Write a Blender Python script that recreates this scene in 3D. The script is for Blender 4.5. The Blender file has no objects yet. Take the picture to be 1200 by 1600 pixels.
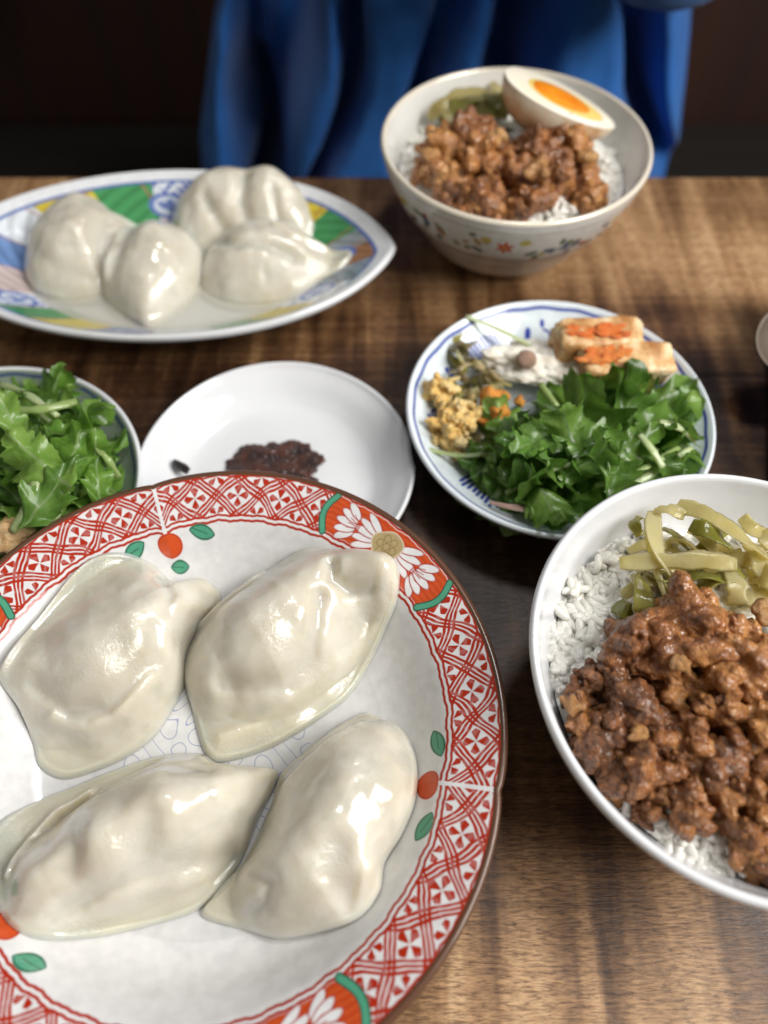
import bpy, bmesh, math, random
import numpy as np
from mathutils import Vector, Matrix, noise, Euler

random.seed(7)
rng = np.random.default_rng(7)
SC = bpy.context.scene
COL = SC.collection
R = math.radians

# ------------------------------------------------------------------ camera
CAM_H, FPX, PITCH = 0.29, 1155.0, R(58)
cam = bpy.data.cameras.new('camera')
cam.sensor_fit = 'VERTICAL'
cam.sensor_height = 36.0
cam.sensor_width = 27.0
cam.lens = 36.0 * FPX / 1600.0
cam.clip_start = 0.01
cam.clip_end = 50
cam.dof.use_dof = True
cam.dof.focus_distance = 0.262
cam.dof.aperture_fstop = 4.7
cam_o = bpy.data.objects.new('camera', cam)
cam_o.location = (0, 0, CAM_H)
cam_o.rotation_euler = (R(90) - PITCH, 0, 0)
COL.objects.link(cam_o)
SC.camera = cam_o

# ------------------------------------------------------------------ world, lamps, exposure
w = bpy.data.worlds.new('World')
SC.world = w
w.use_nodes = True
w.node_tree.nodes['Background'].inputs[0].default_value = (1.0, 0.95, 0.88, 1)
w.node_tree.nodes['Background'].inputs[1].default_value = 0.20


def area(name, loc, target, sx, sy, power, col):
    l = bpy.data.lights.new(name, 'AREA')
    l.shape = 'RECTANGLE'
    l.size, l.size_y = sx, sy
    l.energy = power
    l.color = col
    o = bpy.data.objects.new(name, l)
    o.location = loc
    o.rotation_euler = (Vector(target) - Vector(loc)).to_track_quat('-Z', 'Y').to_euler()
    COL.objects.link(o)
    return o


area('window_light', (0.74, -0.06, 0.80), (0.0, 0.17, 0.0), 0.60, 0.60, 17.5, (1.0, 0.975, 0.94))
area('glint_light', (0.22, 0.50, 1.15), (0.0, 0.15, 0.0), 0.17, 0.15, 4.0, (0.98, 0.99, 1.0))  # unseen overhead lamp, added for fill and glints on the wet food
SC.view_settings.view_transform = 'Standard'
SC.view_settings.look = 'None'
SC.view_settings.exposure = 0.0
SC.view_settings.gamma = 1.0
SC.cycles.max_bounces = 10
SC.cycles.transparent_max_bounces = 12
SC.cycles.caustics_reflective = False
SC.cycles.caustics_refractive = False
SC.cycles.sample_clamp_indirect = 4.0

FW = np.array([0, math.cos(PITCH), -math.sin(PITCH)])
UP = np.array([0, math.sin(PITCH), math.cos(PITCH)])


def at(u, v, z=0.0):
    """point of the photograph (1200 x 1600) carried onto the level z"""
    d = FW + (u - 600) / FPX * np.array([1, 0, 0]) - (v - 800) / FPX * UP
    t = (z - CAM_H) / d[2]
    return np.array([0, 0, CAM_H]) + d * t


def at_y(u, v, y):
    d = FW + (u - 600) / FPX * np.array([1, 0, 0]) - (v - 800) / FPX * UP
    return np.array([0, 0, CAM_H]) + d * (y / d[1])


# ------------------------------------------------------------------ materials
class NT:
    def __init__(s, name):
        s.m = bpy.data.materials.new(name)
        s.m.use_nodes = True
        s.t = s.m.node_tree
        s.b = s.t.nodes['Principled BSDF']
        s.out = s.t.nodes['Material Output']

    def n(s, typ, **kw):
        x = s.t.nodes.new(typ)
        for k, v in kw.items():
            if k.startswith('i_'):
                key = k[2:]
                x.inputs[int(key) if key.isdigit() else key.replace('_', ' ')].default_value = v
            else:
                setattr(x, k, v)
        return x

    def l(s, a, b):
        s.t.links.new(a, b)

    def set(s, **kw):
        for k, v in kw.items():
            key = k.replace('_', ' ')
            s.b.inputs[key].default_value = v if not (isinstance(v, tuple) and len(v) == 3 and key != 'Subsurface Radius') else (*v, 1)
        return s

    def coords(s, kind='Object', scale=(1, 1, 1), rot=(0, 0, 0)):
        tc = s.n('ShaderNodeTexCoord')
        mp = s.n('ShaderNodeMapping')
        mp.inputs['Scale'].default_value = scale
        mp.inputs['Rotation'].default_value = rot
        s.l(tc.outputs[kind], mp.inputs[0])
        return mp.outputs[0]

    def noise(s, vec, scale, detail=4, rough=0.55, dist=0.0):
        x = s.n('ShaderNodeTexNoise')
        x.inputs['Scale'].default_value = scale
        x.inputs['Detail'].default_value = detail
        x.inputs['Roughness'].default_value = rough
        x.inputs['Distortion'].default_value = dist
        if vec is not None:
            s.l(vec, x.inputs['Vector'])
        return x.outputs['Fac']

    def ramp(s, fac, stops):
        x = s.n('ShaderNodeValToRGB')
        e = x.color_ramp.elements
        while len(e) < len(stops):
            e.new(0.5)
        for el, (p, c) in zip(e, stops):
            el.position = p
            el.color = (*c, 1) if len(c) == 3 else c
        s.l(fac, x.inputs[0])
        return x.outputs[0]

    def mix(s, fac, a, b, blend='MIX'):
        x = s.n('ShaderNodeMix', data_type='RGBA', blend_type=blend)
        for sock, v in ((x.inputs[0], fac), (x.inputs[6], a), (x.inputs[7], b)):
            if isinstance(v, (int, float)):
                sock.default_value = v
            elif isinstance(v, tuple):
                sock.default_value = (*v, 1)
            else:
                s.l(v, sock)
        return x.outputs[2]

    def math(s, op, a, b=0.0, c=0.0):
        x = s.n('ShaderNodeMath', operation=op)
        for i, v in enumerate((a, b, c)):
            if isinstance(v, (int, float)):
                x.inputs[i].default_value = v
            else:
                s.l(v, x.inputs[i])
        return x.outputs[0]

    def bump(s, h, strength, dist, nrm=None):
        x = s.n('ShaderNodeBump')
        x.inputs['Strength'].default_value = strength
        x.inputs['Distance'].default_value = dist
        s.l(h, x.inputs['Height'])
        if nrm is not None:
            s.l(nrm, x.inputs['Normal'])
        return x.outputs[0]


def glaze(name, col, rough=0.12, warm=None):
    k = NT(name)
    v = k.coords('Object')
    f = k.noise(v, 30, 4)
    c2 = warm or tuple(c * 0.94 for c in col)
    c = k.mix(k.ramp(f, [(0.35, (0, 0, 0)), (0.7, (1, 1, 1))]), col, c2)
    sp = k.ramp(k.noise(v, 900, 2), [(0.76, (0, 0, 0)), (0.80, (1, 1, 1))])
    c = k.mix(k.math('MULTIPLY', sp, 0.25), c, (0.35, 0.28, 0.2))
    k.l(c, k.b.inputs['Base Color'])
    k.set(Roughness=rough, IOR=1.5)
    k.l(k.bump(k.noise(v, 60, 2), 0.06, 0.004), k.b.inputs['Normal'])
    return k.m


def image_glaze(name, arr, rough=0.14, base_mix=True):
    """print under the glaze: arr is a computed (rows, columns, 3) linear colour field laid on by UV"""
    h, wd, _ = arr.shape
    im = bpy.data.images.new(name + '_print', wd, h, alpha=False, float_buffer=True)
    im.colorspace_settings.name = 'Linear Rec.709'
    px = np.ones((h, wd, 4), np.float32)
    px[..., :3] = arr
    im.pixels.foreach_set(px.ravel())
    im.pack()
    k = NT(name)
    tx = k.n('ShaderNodeTexImage')
    tx.image = im
    tx.extension = 'EXTEND'
    uv = k.n('ShaderNodeUVMap')
    k.l(uv.outputs[0], tx.inputs[0])
    v = k.coords('Object')
    f = k.ramp(k.noise(v, 220, 4), [(0.3, (0.86, 0.86, 0.86)), (0.7, (1, 1, 1))])
    c = k.mix(1.0, tx.outputs[0], f, 'MULTIPLY')
    k.l(c, k.b.inputs['Base Color'])
    k.set(Roughness=rough)
    k.l(k.bump(k.noise(v, 70, 2), 0.08, 0.004), k.b.inputs['Normal'])
    return k.m


M = {}
M['white_glaze'] = glaze('white_glaze', (0.69, 0.70, 0.715))
M['cream_glaze'] = glaze('cream_glaze', (0.70, 0.69, 0.655))
M['grey_foot'] = glaze('unglazed_foot', (0.5, 0.47, 0.42), 0.6)
M['brown_rim'] = glaze('brown_rim', (0.10, 0.045, 0.025), 0.22)
k = NT('gilt_rim'); k.set(Base_Color=(0.74, 0.67, 0.55), Metallic=0.15, Roughness=0.2); M['gilt'] = k.m


def wood():
    k = NT('dark_walnut')
    tc = k.n('ShaderNodeTexCoord')

    def mp(sc, rot=0.0):
        x = k.n('ShaderNodeMapping')
        x.inputs['Scale'].default_value = sc
        x.inputs['Rotation'].default_value = (0, 0, rot)
        k.l(tc.outputs['Object'], x.inputs[0])
        return x.outputs[0]
    bands = k.noise(mp((1.6, 13, 1), R(2)), 1.0, 4, 0.55, 0.35)
    grain = k.noise(mp((5, 280, 1), R(1.5)), 1.0, 8, 0.68, 0.5)
    fine = k.noise(mp((190, 1150, 1)), 1.0, 4, 0.7, 0.4)
    curl = k.noise(mp((62, 5.5, 1), R(-7)), 1.0, 3, 0.55, 0.5)
    # darker heartwood, with the shade between dishes painted into the same band
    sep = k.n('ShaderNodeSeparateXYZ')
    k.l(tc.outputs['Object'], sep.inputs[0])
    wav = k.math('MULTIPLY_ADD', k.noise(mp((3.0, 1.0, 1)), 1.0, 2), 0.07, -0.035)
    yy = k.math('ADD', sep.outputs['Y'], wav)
    heart_shade = k.ramp(k.math('MULTIPLY', yy, 2.0), [(0.0, (0.66,) * 3), (0.02, (0.56,) * 3), (0.08, (0.28,) * 3), (0.25, (0.12,) * 3), (0.50, (0.14,) * 3), (0.60, (0.42,) * 3), (0.66, (0.72,) * 3), (0.90, (0.80,) * 3)])
    tone = k.math('ADD', k.math('MULTIPLY', bands, 0.62), k.math('MULTIPLY', heart_shade, 0.62))
    tone = k.math('ADD', tone, k.math('MULTIPLY_ADD', grain, 0.5, -0.25))
    tone = k.math('ADD', tone, k.math('MULTIPLY_ADD', curl, 1.0, -0.5))
    col = k.ramp(tone, [(0.22, (0.020, 0.009, 0.005)), (0.42, (0.062, 0.028, 0.013)), (0.60, (0.170, 0.088, 0.038)), (0.78, (0.345, 0.200, 0.096)), (0.98, (0.50, 0.325, 0.175))])
    pores = k.ramp(fine, [(0.34, (0.30, 0.25, 0.22)), (0.60, (1.14, 1.14, 1.14))])
    col = k.mix(0.95, col, pores, 'MULTIPLY')
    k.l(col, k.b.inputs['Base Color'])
    rg = k.ramp(grain, [(0.3, (0.30,) * 3), (0.7, (0.46,) * 3)])
    k.l(rg, k.b.inputs['Roughness'])
    h = k.math('ADD', k.math('MULTIPLY', fine, 0.6), k.math('ADD', k.math('MULTIPLY', grain, 0.6), k.math('MULTIPLY', curl, 0.5)))
    k.l(k.bump(h, 0.35, 0.0012), k.b.inputs['Normal'])
    k.set(Coat_Weight=0.06, Coat_Roughness=0.3, Specular_IOR_Level=0.32)
    return k.m


M['wood'] = wood()


def dough():
    k = NT('boiled_dough')
    v = k.coords('Object')
    f = k.noise(v, 55, 4, 0.5)
    c = k.ramp(f, [(0.30, (0.53, 0.49, 0.395)), (0.5, (0.60, 0.565, 0.475)), (0.72, (0.655, 0.63, 0.55))])
    # faint show-through of the filling
    g = k.ramp(k.noise(v, 85, 3, 0.5), [(0.53, (0, 0, 0)), (0.66, (1, 1, 1))])
    c = k.mix(k.math('MULTIPLY', g, 0.38), c, (0.42, 0.42, 0.335))
    at_ = k.n('ShaderNodeAttribute', attribute_name='filling')
    thin = k.ramp(at_.outputs['Fac'], [(0.02, (1, 1, 1)), (0.30, (0, 0, 0))])
    c = k.mix(k.math('MULTIPLY', thin, 0.6), c, (0.57, 0.52, 0.39))
    k.l(c, k.b.inputs['Base Color'])
    k.set(Subsurface_Weight=0.95, Subsurface_Radius=(1.0, 0.78, 0.50), Subsurface_Scale=0.010, Roughness=0.28, IOR=1.4,
          Coat_Weight=1.0, Coat_Roughness=0.045)
    b1 = k.noise(v, 110, 3, 0.5)
    b2 = k.noise(v, 820, 3, 0.6)
    msk = k.ramp(k.noise(v, 40, 2), [(0.47, (0.0,) * 3), (0.60, (1,) * 3)])
    hh = k.math('ADD', k.math('MULTIPLY', b1, 0.25), k.math('MULTIPLY', k.math('MULTIPLY', b2, msk), 0.5))
    nb = k.bump(hh, 0.55, 0.0013)
    k.l(nb, k.b.inputs['Normal'])
    k.l(nb, k.b.inputs['Coat Normal'])
    return k.m


M['dough'] = dough()


def meat(name, tones, dark=((0.62, 0.55, 0.50), (1.06, 1.03, 1.0)), coat=0.5, bump=0.3):
    k = NT(name)
    v = k.coords('Object')
    oi = k.n('ShaderNodeObjectInfo')
    vv = k.n('ShaderNodeVectorMath', operation='ADD')
    cmb = k.n('ShaderNodeCombineXYZ')
    k.l(k.math('MULTIPLY', oi.outputs['Random'], 37.0), cmb.inputs[0])
    k.l(v, vv.inputs[0]); k.l(cmb.outputs[0], vv.inputs[1])
    v2 = vv.outputs[0]
    f = k.math('ADD', k.noise(v2, 2.6, 5, 0.62), k.math('MULTIPLY_ADD', oi.outputs['Random'], 0.34, -0.17))
    c = k.ramp(f, tones)
    f2 = k.noise(v2, 16, 4, 0.65)
    c = k.mix(1.0, c, k.ramp(f2, [(0.32, dark[0]), (0.60, dark[1])]), 'MULTIPLY')
    k.l(c, k.b.inputs['Base Color'])
    k.set(Subsurface_Weight=0.22, Subsurface_Radius=(1.0, 0.45, 0.25), Subsurface_Scale=0.0022, Roughness=0.36, Coat_Weight=coat, Coat_Roughness=0.12, Coat_IOR=1.48)
    hh = k.math('ADD', k.math('MULTIPLY', k.noise(v2, 6, 4, 0.65), 0.6), k.math('MULTIPLY', k.noise(v2, 26, 3, 0.6), 0.5))
    nb = k.bump(hh, bump * 2, 0.0022)
    k.l(nb, k.b.inputs['Normal'])
    k.l(k.bump(k.noise(v2, 5, 2, 0.5), 0.8, 0.0016), k.b.inputs['Coat Normal'])
    return k.m


M['meat'] = meat('braised_meat', [(0.26, (0.14, 0.048, 0.009)), (0.42, (0.26, 0.092, 0.019)), (0.57, (0.39, 0.155, 0.034)), (0.76, (0.55, 0.26, 0.070))], coat=0.8, bump=0.4)
M['meat_far'] = meat('braised_meat_far', [(0.26, (0.12, 0.040, 0.009)), (0.42, (0.27, 0.098, 0.020)), (0.58, (0.42, 0.172, 0.040)), (0.78, (0.57, 0.29, 0.08))], coat=0.9)
M['fat'] = meat('braised_fat', [(0.3, (0.34, 0.16, 0.045)), (0.5, (0.50, 0.27, 0.085)), (0.75, (0.62, 0.40, 0.17))])
M['curd'] = meat('scrambled_egg_curd', [(0.3, (0.72, 0.42, 0.10)), (0.5, (0.84, 0.60, 0.22)), (0.75, (0.88, 0.72, 0.42))], dark=((0.88, 0.84, 0.78), (1.03, 1.02, 1.0)), coat=0.25)
M['tofu'] = meat('fried_tofu_skin', [(0.3, (0.50, 0.27, 0.10)), (0.5, (0.66, 0.44, 0.22)), (0.75, (0.74, 0.58, 0.36))], dark=((0.88, 0.84, 0.78), (1.03, 1.02, 1.0)), coat=0.25)
M['cream'] = meat('cream_dressing', [(0.3, (0.88, 0.80, 0.64)), (0.5, (0.93, 0.89, 0.80)), (0.75, (0.94, 0.92, 0.87))], dark=((0.96, 0.95, 0.92), (1.0, 1.0, 1.0)), coat=0.3)
M['carrot'] = meat('carrot', [(0.3, (0.55, 0.19, 0.02)), (0.5, (0.68, 0.27, 0.03)), (0.75, (0.72, 0.38, 0.07))], dark=((0.88, 0.84, 0.78), (1.03, 1.02, 1.0)), coat=0.25)
M['orange_sauce'] = meat('orange_sauce', [(0.3, (0.60, 0.11, 0.012)), (0.5, (0.70, 0.17, 0.02)), (0.75, (0.72, 0.30, 0.07))], dark=((0.88, 0.84, 0.78), (1.03, 1.02, 1.0)), coat=0.25)
M['bean'] = meat('bean', [(0.3, (0.38, 0.24, 0.17)), (0.7, (0.52, 0.38, 0.30))])
M['chili'] = meat('chili_paste', [(0.3, (0.008, 0.002, 0.001)), (0.5, (0.028, 0.006, 0.003)), (0.75, (0.12, 0.028, 0.008))], coat=0.6, bump=0.5)

k = NT('rice')
v = k.coords('Object')
k.l(k.ramp(k.noise(v, 60, 3), [(0.3, (0.92, 0.905, 0.84)), (0.7, (0.95, 0.94, 0.89))]), k.b.inputs['Base Color'])
k.set(Subsurface_Weight=0.0, Roughness=0.25, Specular_IOR_Level=0.6, Coat_Weight=0.4, Coat_Roughness=0.15)
k.l(k.bump(k.noise(v, 900, 2), 0.2, 0.0006), k.b.inputs['Normal'])
M['rice_body'] = k.m.copy()
M['rice_body'].name = 'packed_rice'
tr = k.n('ShaderNodeBsdfTranslucent'); tr.inputs[0].default_value = (0.94, 0.92, 0.86, 1)
mx = k.n('ShaderNodeMixShader'); mx.inputs[0].default_value = 0.33
k.l(k.b.outputs[0], mx.inputs[1]); k.l(tr.outputs[0], mx.inputs[2]); k.l(mx.outputs[0], k.out.inputs[0])
M['rice'] = k.m


def leaf_mat(name, stops, vein, trans=0.45):
    k = NT(name)
    uv = k.n('ShaderNodeUVMap')
    sep = k.n('ShaderNodeSeparateXYZ')
    k.l(uv.outputs[0], sep.inputs[0])
    oi = k.n('ShaderNodeObjectInfo')
    v = k.coords('Object')
    f = k.math('ADD', k.noise(v, 90, 4), k.math('MULTIPLY_ADD', oi.outputs['Random'], 0.4, -0.2))
    c = k.ramp(f, stops)
    ax = k.math('ABSOLUTE', k.math('SUBTRACT', sep.outputs['X'], 0.5))
    mid = k.math('LESS_THAN', ax, 0.035)
    # side veins run forward from the mid-rib
    sv = k.math('FRACT', k.math('SUBTRACT', k.math('MULTIPLY', sep.outputs['Y'], 7.0), k.math('MULTIPLY', ax, 5.0)))
    side = k.math('LESS_THAN', sv, 0.10)
    vn = k.math('MAXIMUM', k.math('MULTIPLY', mid, 0.85), k.math('MULTIPLY', side, 0.40))
    c = k.mix(vn, c, vein)
    k.l(c, k.b.inputs['Base Color'])
    k.set(Roughness=0.40, Coat_Weight=0.5, Coat_Roughness=0.12)
    hh = k.math('ADD', k.noise(v, 260, 3), k.math('MULTIPLY', vn, -0.5))
    k.l(k.bump(hh, 0.4, 0.0012), k.b.inputs['Normal'])
    tr = k.n('ShaderNodeBsdfTranslucent')
    k.l(c, tr.inputs[0])
    mx = k.n('ShaderNodeMixShader')
    mx.inputs[0].default_value = trans
    k.l(k.b.outputs[0], mx.inputs[1]); k.l(tr.outputs[0], mx.inputs[2])
    k.l(mx.outputs[0], k.out.inputs[0])
    return k.m


M['leaf'] = leaf_mat('salad_leaf', [(0.25, (0.055, 0.135, 0.016)), (0.5, (0.12, 0.26, 0.034)), (0.78, (0.24, 0.42, 0.085))], (0.26, 0.38, 0.14))
M['leaf_dark'] = leaf_mat('dark_salad_leaf', [(0.25, (0.06, 0.135, 0.018)), (0.5, (0.135, 0.26, 0.034)), (0.78, (0.25, 0.40, 0.09))], (0.17, 0.27, 0.11))
M['leaf_bright'] = leaf_mat('bright_salad_leaf', [(0.25, (0.10, 0.23, 0.022)), (0.5, (0.18, 0.36, 0.045)), (0.78, (0.30, 0.48, 0.10))], (0.33, 0.46, 0.18))
M['house_leaf'] = leaf_mat('house_plant_leaf', [(0.25, (0.010, 0.018, 0.005)), (0.7, (0.03, 0.045, 0.012))], (0.04, 0.05, 0.02), 0.2)


def soft_veg(name, a, b, sss=0.5, thru=0.3):
    k = NT(name)
    v = k.coords('Object')
    oi = k.n('ShaderNodeObjectInfo')
    f = k.math('ADD', k.noise(v, 70, 4), k.math('MULTIPLY_ADD', oi.outputs['Random'], 0.7, -0.35))
    k.l(k.ramp(f, [(0.25, a), (0.75, b)]), k.b.inputs['Base Color'])
    k.set(IOR=1.38, Subsurface_Weight=sss, Subsurface_Radius=(1, .85, .4), Subsurface_Scale=0.005, Roughness=0.2, Coat_Weight=0.6, Coat_Roughness=0.1)
    n2 = k.bump(k.noise(v, 320, 3), 0.35, 0.0012)
    k.l(n2, k.b.inputs['Normal']); k.l(n2, k.b.inputs['Coat Normal'])
    tr = k.n('ShaderNodeBsdfTranslucent'); tr.inputs[0].default_value = (*b, 1)
    tp = k.n('ShaderNodeBsdfTransparent'); tp.inputs[0].default_value = (*[min(1, x * 1.35) for x in b], 1)
    m1 = k.n('ShaderNodeMixShader'); m1.inputs[0].default_value = 0.5
    k.l(tr.outputs[0], m1.inputs[1]); k.l(tp.outputs[0], m1.inputs[2])
    m2 = k.n('ShaderNodeMixShader'); m2.inputs[0].default_value = thru
    k.l(k.b.outputs[0], m2.inputs[1]); k.l(m1.outputs[0], m2.inputs[2]); k.l(m2.outputs[0], k.out.inputs[0])
    return k.m


M['pickle'] = soft_veg('pickled_stem', (0.50, 0.42, 0.17), (0.72, 0.66, 0.40), 0.6, 0.58)
M['pickle_green'] = soft_veg('pickled_rind', (0.18, 0.18, 0.03), (0.36, 0.33, 0.09))
M['stem'] = soft_veg('salad_stem', (0.33, 0.44, 0.16), (0.62, 0.70, 0.42))
M['burdock'] = soft_veg('simmered_vegetable', (0.20, 0.15, 0.055), (0.52, 0.42, 0.24))
M['burdock_dark'] = soft_veg('dark_simmered_vegetable', (0.07, 0.06, 0.022), (0.22, 0.17, 0.08))
M['radish'] = soft_veg('pink_radish_shred', (0.42, 0.24, 0.20), (0.60, 0.42, 0.36))

k = NT('egg_white')
geo = k.n('ShaderNodeTexCoord')
k.l(k.ramp(k.noise(k.coords('Object'), 30, 3), [(0.35, (0.84, 0.75, 0.58)), (0.65, (0.88, 0.83, 0.72))]), k.b.inputs['Base Color'])
k.set(Subsurface_Weight=0.7, Subsurface_Radius=(1, .8, .6), Subsurface_Scale=0.004, Roughness=0.22)
M['egg_cut'] = k.m
k = NT('marinated_egg_skin')
v = k.coords('Object')
k.l(k.ramp(k.noise(v, 42, 3), [(0.30, (0.60, 0.34, 0.15)), (0.46, (0.78, 0.60, 0.40)), (0.60, (0.86, 0.78, 0.64))]), k.b.inputs['Base Color'])
k.set(Subsurface_Weight=0.6, Subsurface_Radius=(1, .7, .5), Subsurface_Scale=0.004, Roughness=0.25)
M['egg_skin'] = k.m
k = NT('soft_yolk')
v = k.coords('Object')
k.l(k.ramp(k.noise(v, 90, 3), [(0.3, (0.70, 0.16, 0.006)), (0.55, (0.80, 0.27, 0.012)), (0.75, (0.84, 0.38, 0.03))]), k.b.inputs['Base Color'])
k.set(Subsurface_Weight=0.4, Subsurface_Radius=(1, .5, .1), Subsurface_Scale=0.004, Roughness=0.18)
M['yolk'] = k.m
k = NT('pale_yolk'); k.set(Base_Color=(0.80, 0.58, 0.17), Roughness=0.25, Subsurface_Weight=0.4, Subsurface_Scale=0.003); M['yolk_edge'] = k.m


def thin_liquid(name, col, opacity, rough=0.03):
    k = NT(name)
    v = k.coords('Object')
    nb = k.bump(k.noise(v, 120, 2), 0.12, 0.002)
    k.set(Base_Color=col, Roughness=rough, IOR=1.36)
    k.l(nb, k.b.inputs['Normal'])
    tr = k.n('ShaderNodeBsdfTransparent')
    gl = k.n('ShaderNodeBsdfGlossy'); gl.inputs['Roughness'].default_value = rough
    k.l(nb, gl.inputs['Normal'])
    m1 = k.n('ShaderNodeMixShader')
    m1.inputs[0].default_value = 0.05
    k.l(tr.outputs[0], m1.inputs[1]); k.l(gl.outputs[0], m1.inputs[2])
    m2 = k.n('ShaderNodeMixShader'); m2.inputs[0].default_value = opacity
    k.l(m1.outputs[0], m2.inputs[1]); k.l(k.b.outputs[0], m2.inputs[2])
    k.l(m2.outputs[0], k.out.inputs[0])
    return k.m


M['broth'] = thin_liquid('clear_broth', (0.74, 0.72, 0.64), 0.012)
M['broth_cloudy'] = thin_liquid('cloudy_broth', (0.62, 0.60, 0.52), 0.55)


def cloth():
    k = NT('blue_cotton')
    v = k.coords('Object')
    f = k.noise(v, 14, 4)
    c = k.ramp(f, [(0.3, (0.009, 0.095, 0.34)), (0.7, (0.016, 0.145, 0.48))])
    k.l(c, k.b.inputs['Base Color'])
    k.set(Roughness=0.85, Sheen_Weight=0.15)
    k.l(k.bump(k.noise(v, 1400, 2), 0.3, 0.0008), k.b.inputs['Normal'])
    return k.m


M['cloth'] = cloth()
k = NT('dark_wall')
v = k.coords('Object', (30, 1, 2))
k.l(k.ramp(k.noise(v, 1.5, 4), [(0.3, (0.020, 0.006, 0.0025)), (0.7, (0.044, 0.012, 0.004))]), k.b.inputs['Base Color'])
k.set(Roughness=0.75)
M['wall'] = k.m
k = NT('dark_floor')
v = k.coords('Object', (2, 25, 1))
k.l(k.ramp(k.noise(v, 2, 4), [(0.3, (0.006, 0.004, 0.003)), (0.7, (0.014, 0.009, 0.006))]), k.b.inputs['Base Color'])
k.set(Roughness=0.7)
M['floor'] = k.m
k = NT('red_lacquer')
v = k.coords('Object')
k.l(k.ramp(k.noise(v, 20, 4), [(0.3, (0.028, 0.005, 0.004)), (0.7, (0.050, 0.008, 0.006))]), k.b.inputs['Base Color'])
k.set(Roughness=0.25, Coat_Weight=0.5)
M['lacquer'] = k.m
k = NT('spoon_steel')
v = k.coords('Object')
k.set(Base_Color=(0.10, 0.075, 0.055), Metallic=0.4)
k.l(k.ramp(k.noise(v, 200, 3), [(0.3, (0.45,) * 3), (0.7, (0.55,) * 3)]), k.b.inputs['Roughness'])
M['steel'] = k.m


# ------------------------------------------------------------------ builders
def link(o, parent=None):
    COL.objects.link(o)
    if parent is not None:
        o.parent = parent
        o.matrix_parent_inverse = parent.matrix_basis.inverted()
    return o


def mesh_obj(name, verts, faces, mat, parent=None, smooth=True, uvs=None, mats=None, fmat=None):
    me = bpy.data.meshes.new(name)
    me.from_pydata([tuple(map(float, p)) for p in verts], [], [tuple(map(int, f)) for f in faces])
    if smooth:
        me.polygons.foreach_set('use_smooth', [True] * len(me.polygons))
    for m in (mats or [mat]):
        me.materials.append(m)
    if fmat is not None:
        me.polygons.foreach_set('material_index', fmat)
    if uvs is not None:
        l = me.uv_layers.new(name='UVMap')
        l.data.foreach_set('uv', np.asarray(uvs, np.float32).ravel())
    me.update()
    return link(bpy.data.objects.new(name, me), parent)


def empty(name, loc=(0, 0, 0)):
    o = bpy.data.objects.new(name, None)
    o.empty_display_size = 0.01
    o.location = loc
    COL.objects.link(o)
    return o


def tag(o, label=None, cat=None, group=None, kind=None):
    if label: o['label'] = label
    if cat: o['category'] = cat
    if group: o['group'] = group
    if kind: o['kind'] = kind
    return o


def place(name, me, loc, rot, scale, parent, mat=None):
    o = bpy.data.objects.new(name, me)
    o.location = loc
    o.rotation_euler = rot
    o.scale = scale if hasattr(scale, '__len__') else (scale,) * 3
    return link(o, parent)


def smooth_profile(pts, n):
    """Catmull-Rom through (r, z) points"""
    p = np.array(pts, float)
    p = np.vstack([2 * p[0] - p[1], p, 2 * p[-1] - p[-2]])
    out = []
    for i in range(1, len(p) - 2):
        a, b, c, d = p[i - 1], p[i], p[i + 1], p[i + 2]
        for t in np.linspace(0, 1, n, endpoint=False):
            out.append(0.5 * ((2 * b) + (c - a) * t + (2 * a - 5 * b + 4 * c - d) * t * t + (3 * b - a - 3 * c + d) * t ** 3))
    out.append(p[-2])
    return np.array(out)


def lathe(name, prof, seg, c, mat, parent=None, shape=None, uvf=None):
    """prof: (r, z) list; shape(theta, r) -> (x, y) scale pair; uvf(theta01, r, z, i) -> uv"""
    prof = np.asarray(prof, float)
    n = len(prof)
    V, F, UVS = [], [], []
    for j in range(seg):
        th = 2 * math.pi * j / seg
        for r, z in prof:
            if shape:
                x, y = shape(th, r)
            else:
                x, y = r * math.cos(th), r * math.sin(th)
            V.append((c[0] + x, c[1] + y, z))
    for j in range(seg):
        j2 = (j + 1) % seg
        for i in range(n - 1):
            F.append((j * n + i, j2 * n + i, j2 * n + i + 1, j * n + i + 1))
            if uvf:
                a, b = j / seg, (j + 1) / seg
                UVS += [uvf(a, *prof[i], i), uvf(b, *prof[i], i), uvf(b, *prof[i + 1], i + 1), uvf(a, *prof[i + 1], i + 1)]
    return mesh_obj(name, V, F, mat, parent, uvs=UVS if uvf else None)


def fbm(p, o=4, f=2.0, g=0.5):
    s, a = 0.0, 1.0
    p = Vector(p)
    for _ in range(o):
        s += a * noise.noise(p)
        p = p * f
        a *= g
    return s


def seg_dist(P, a, b):
    ab = b - a
    t = np.clip(((P - a) @ ab) / max(1e-12, ab @ ab), 0, 1)
    return np.linalg.norm(P - (a + t[:, None] * ab), axis=1), t


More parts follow.
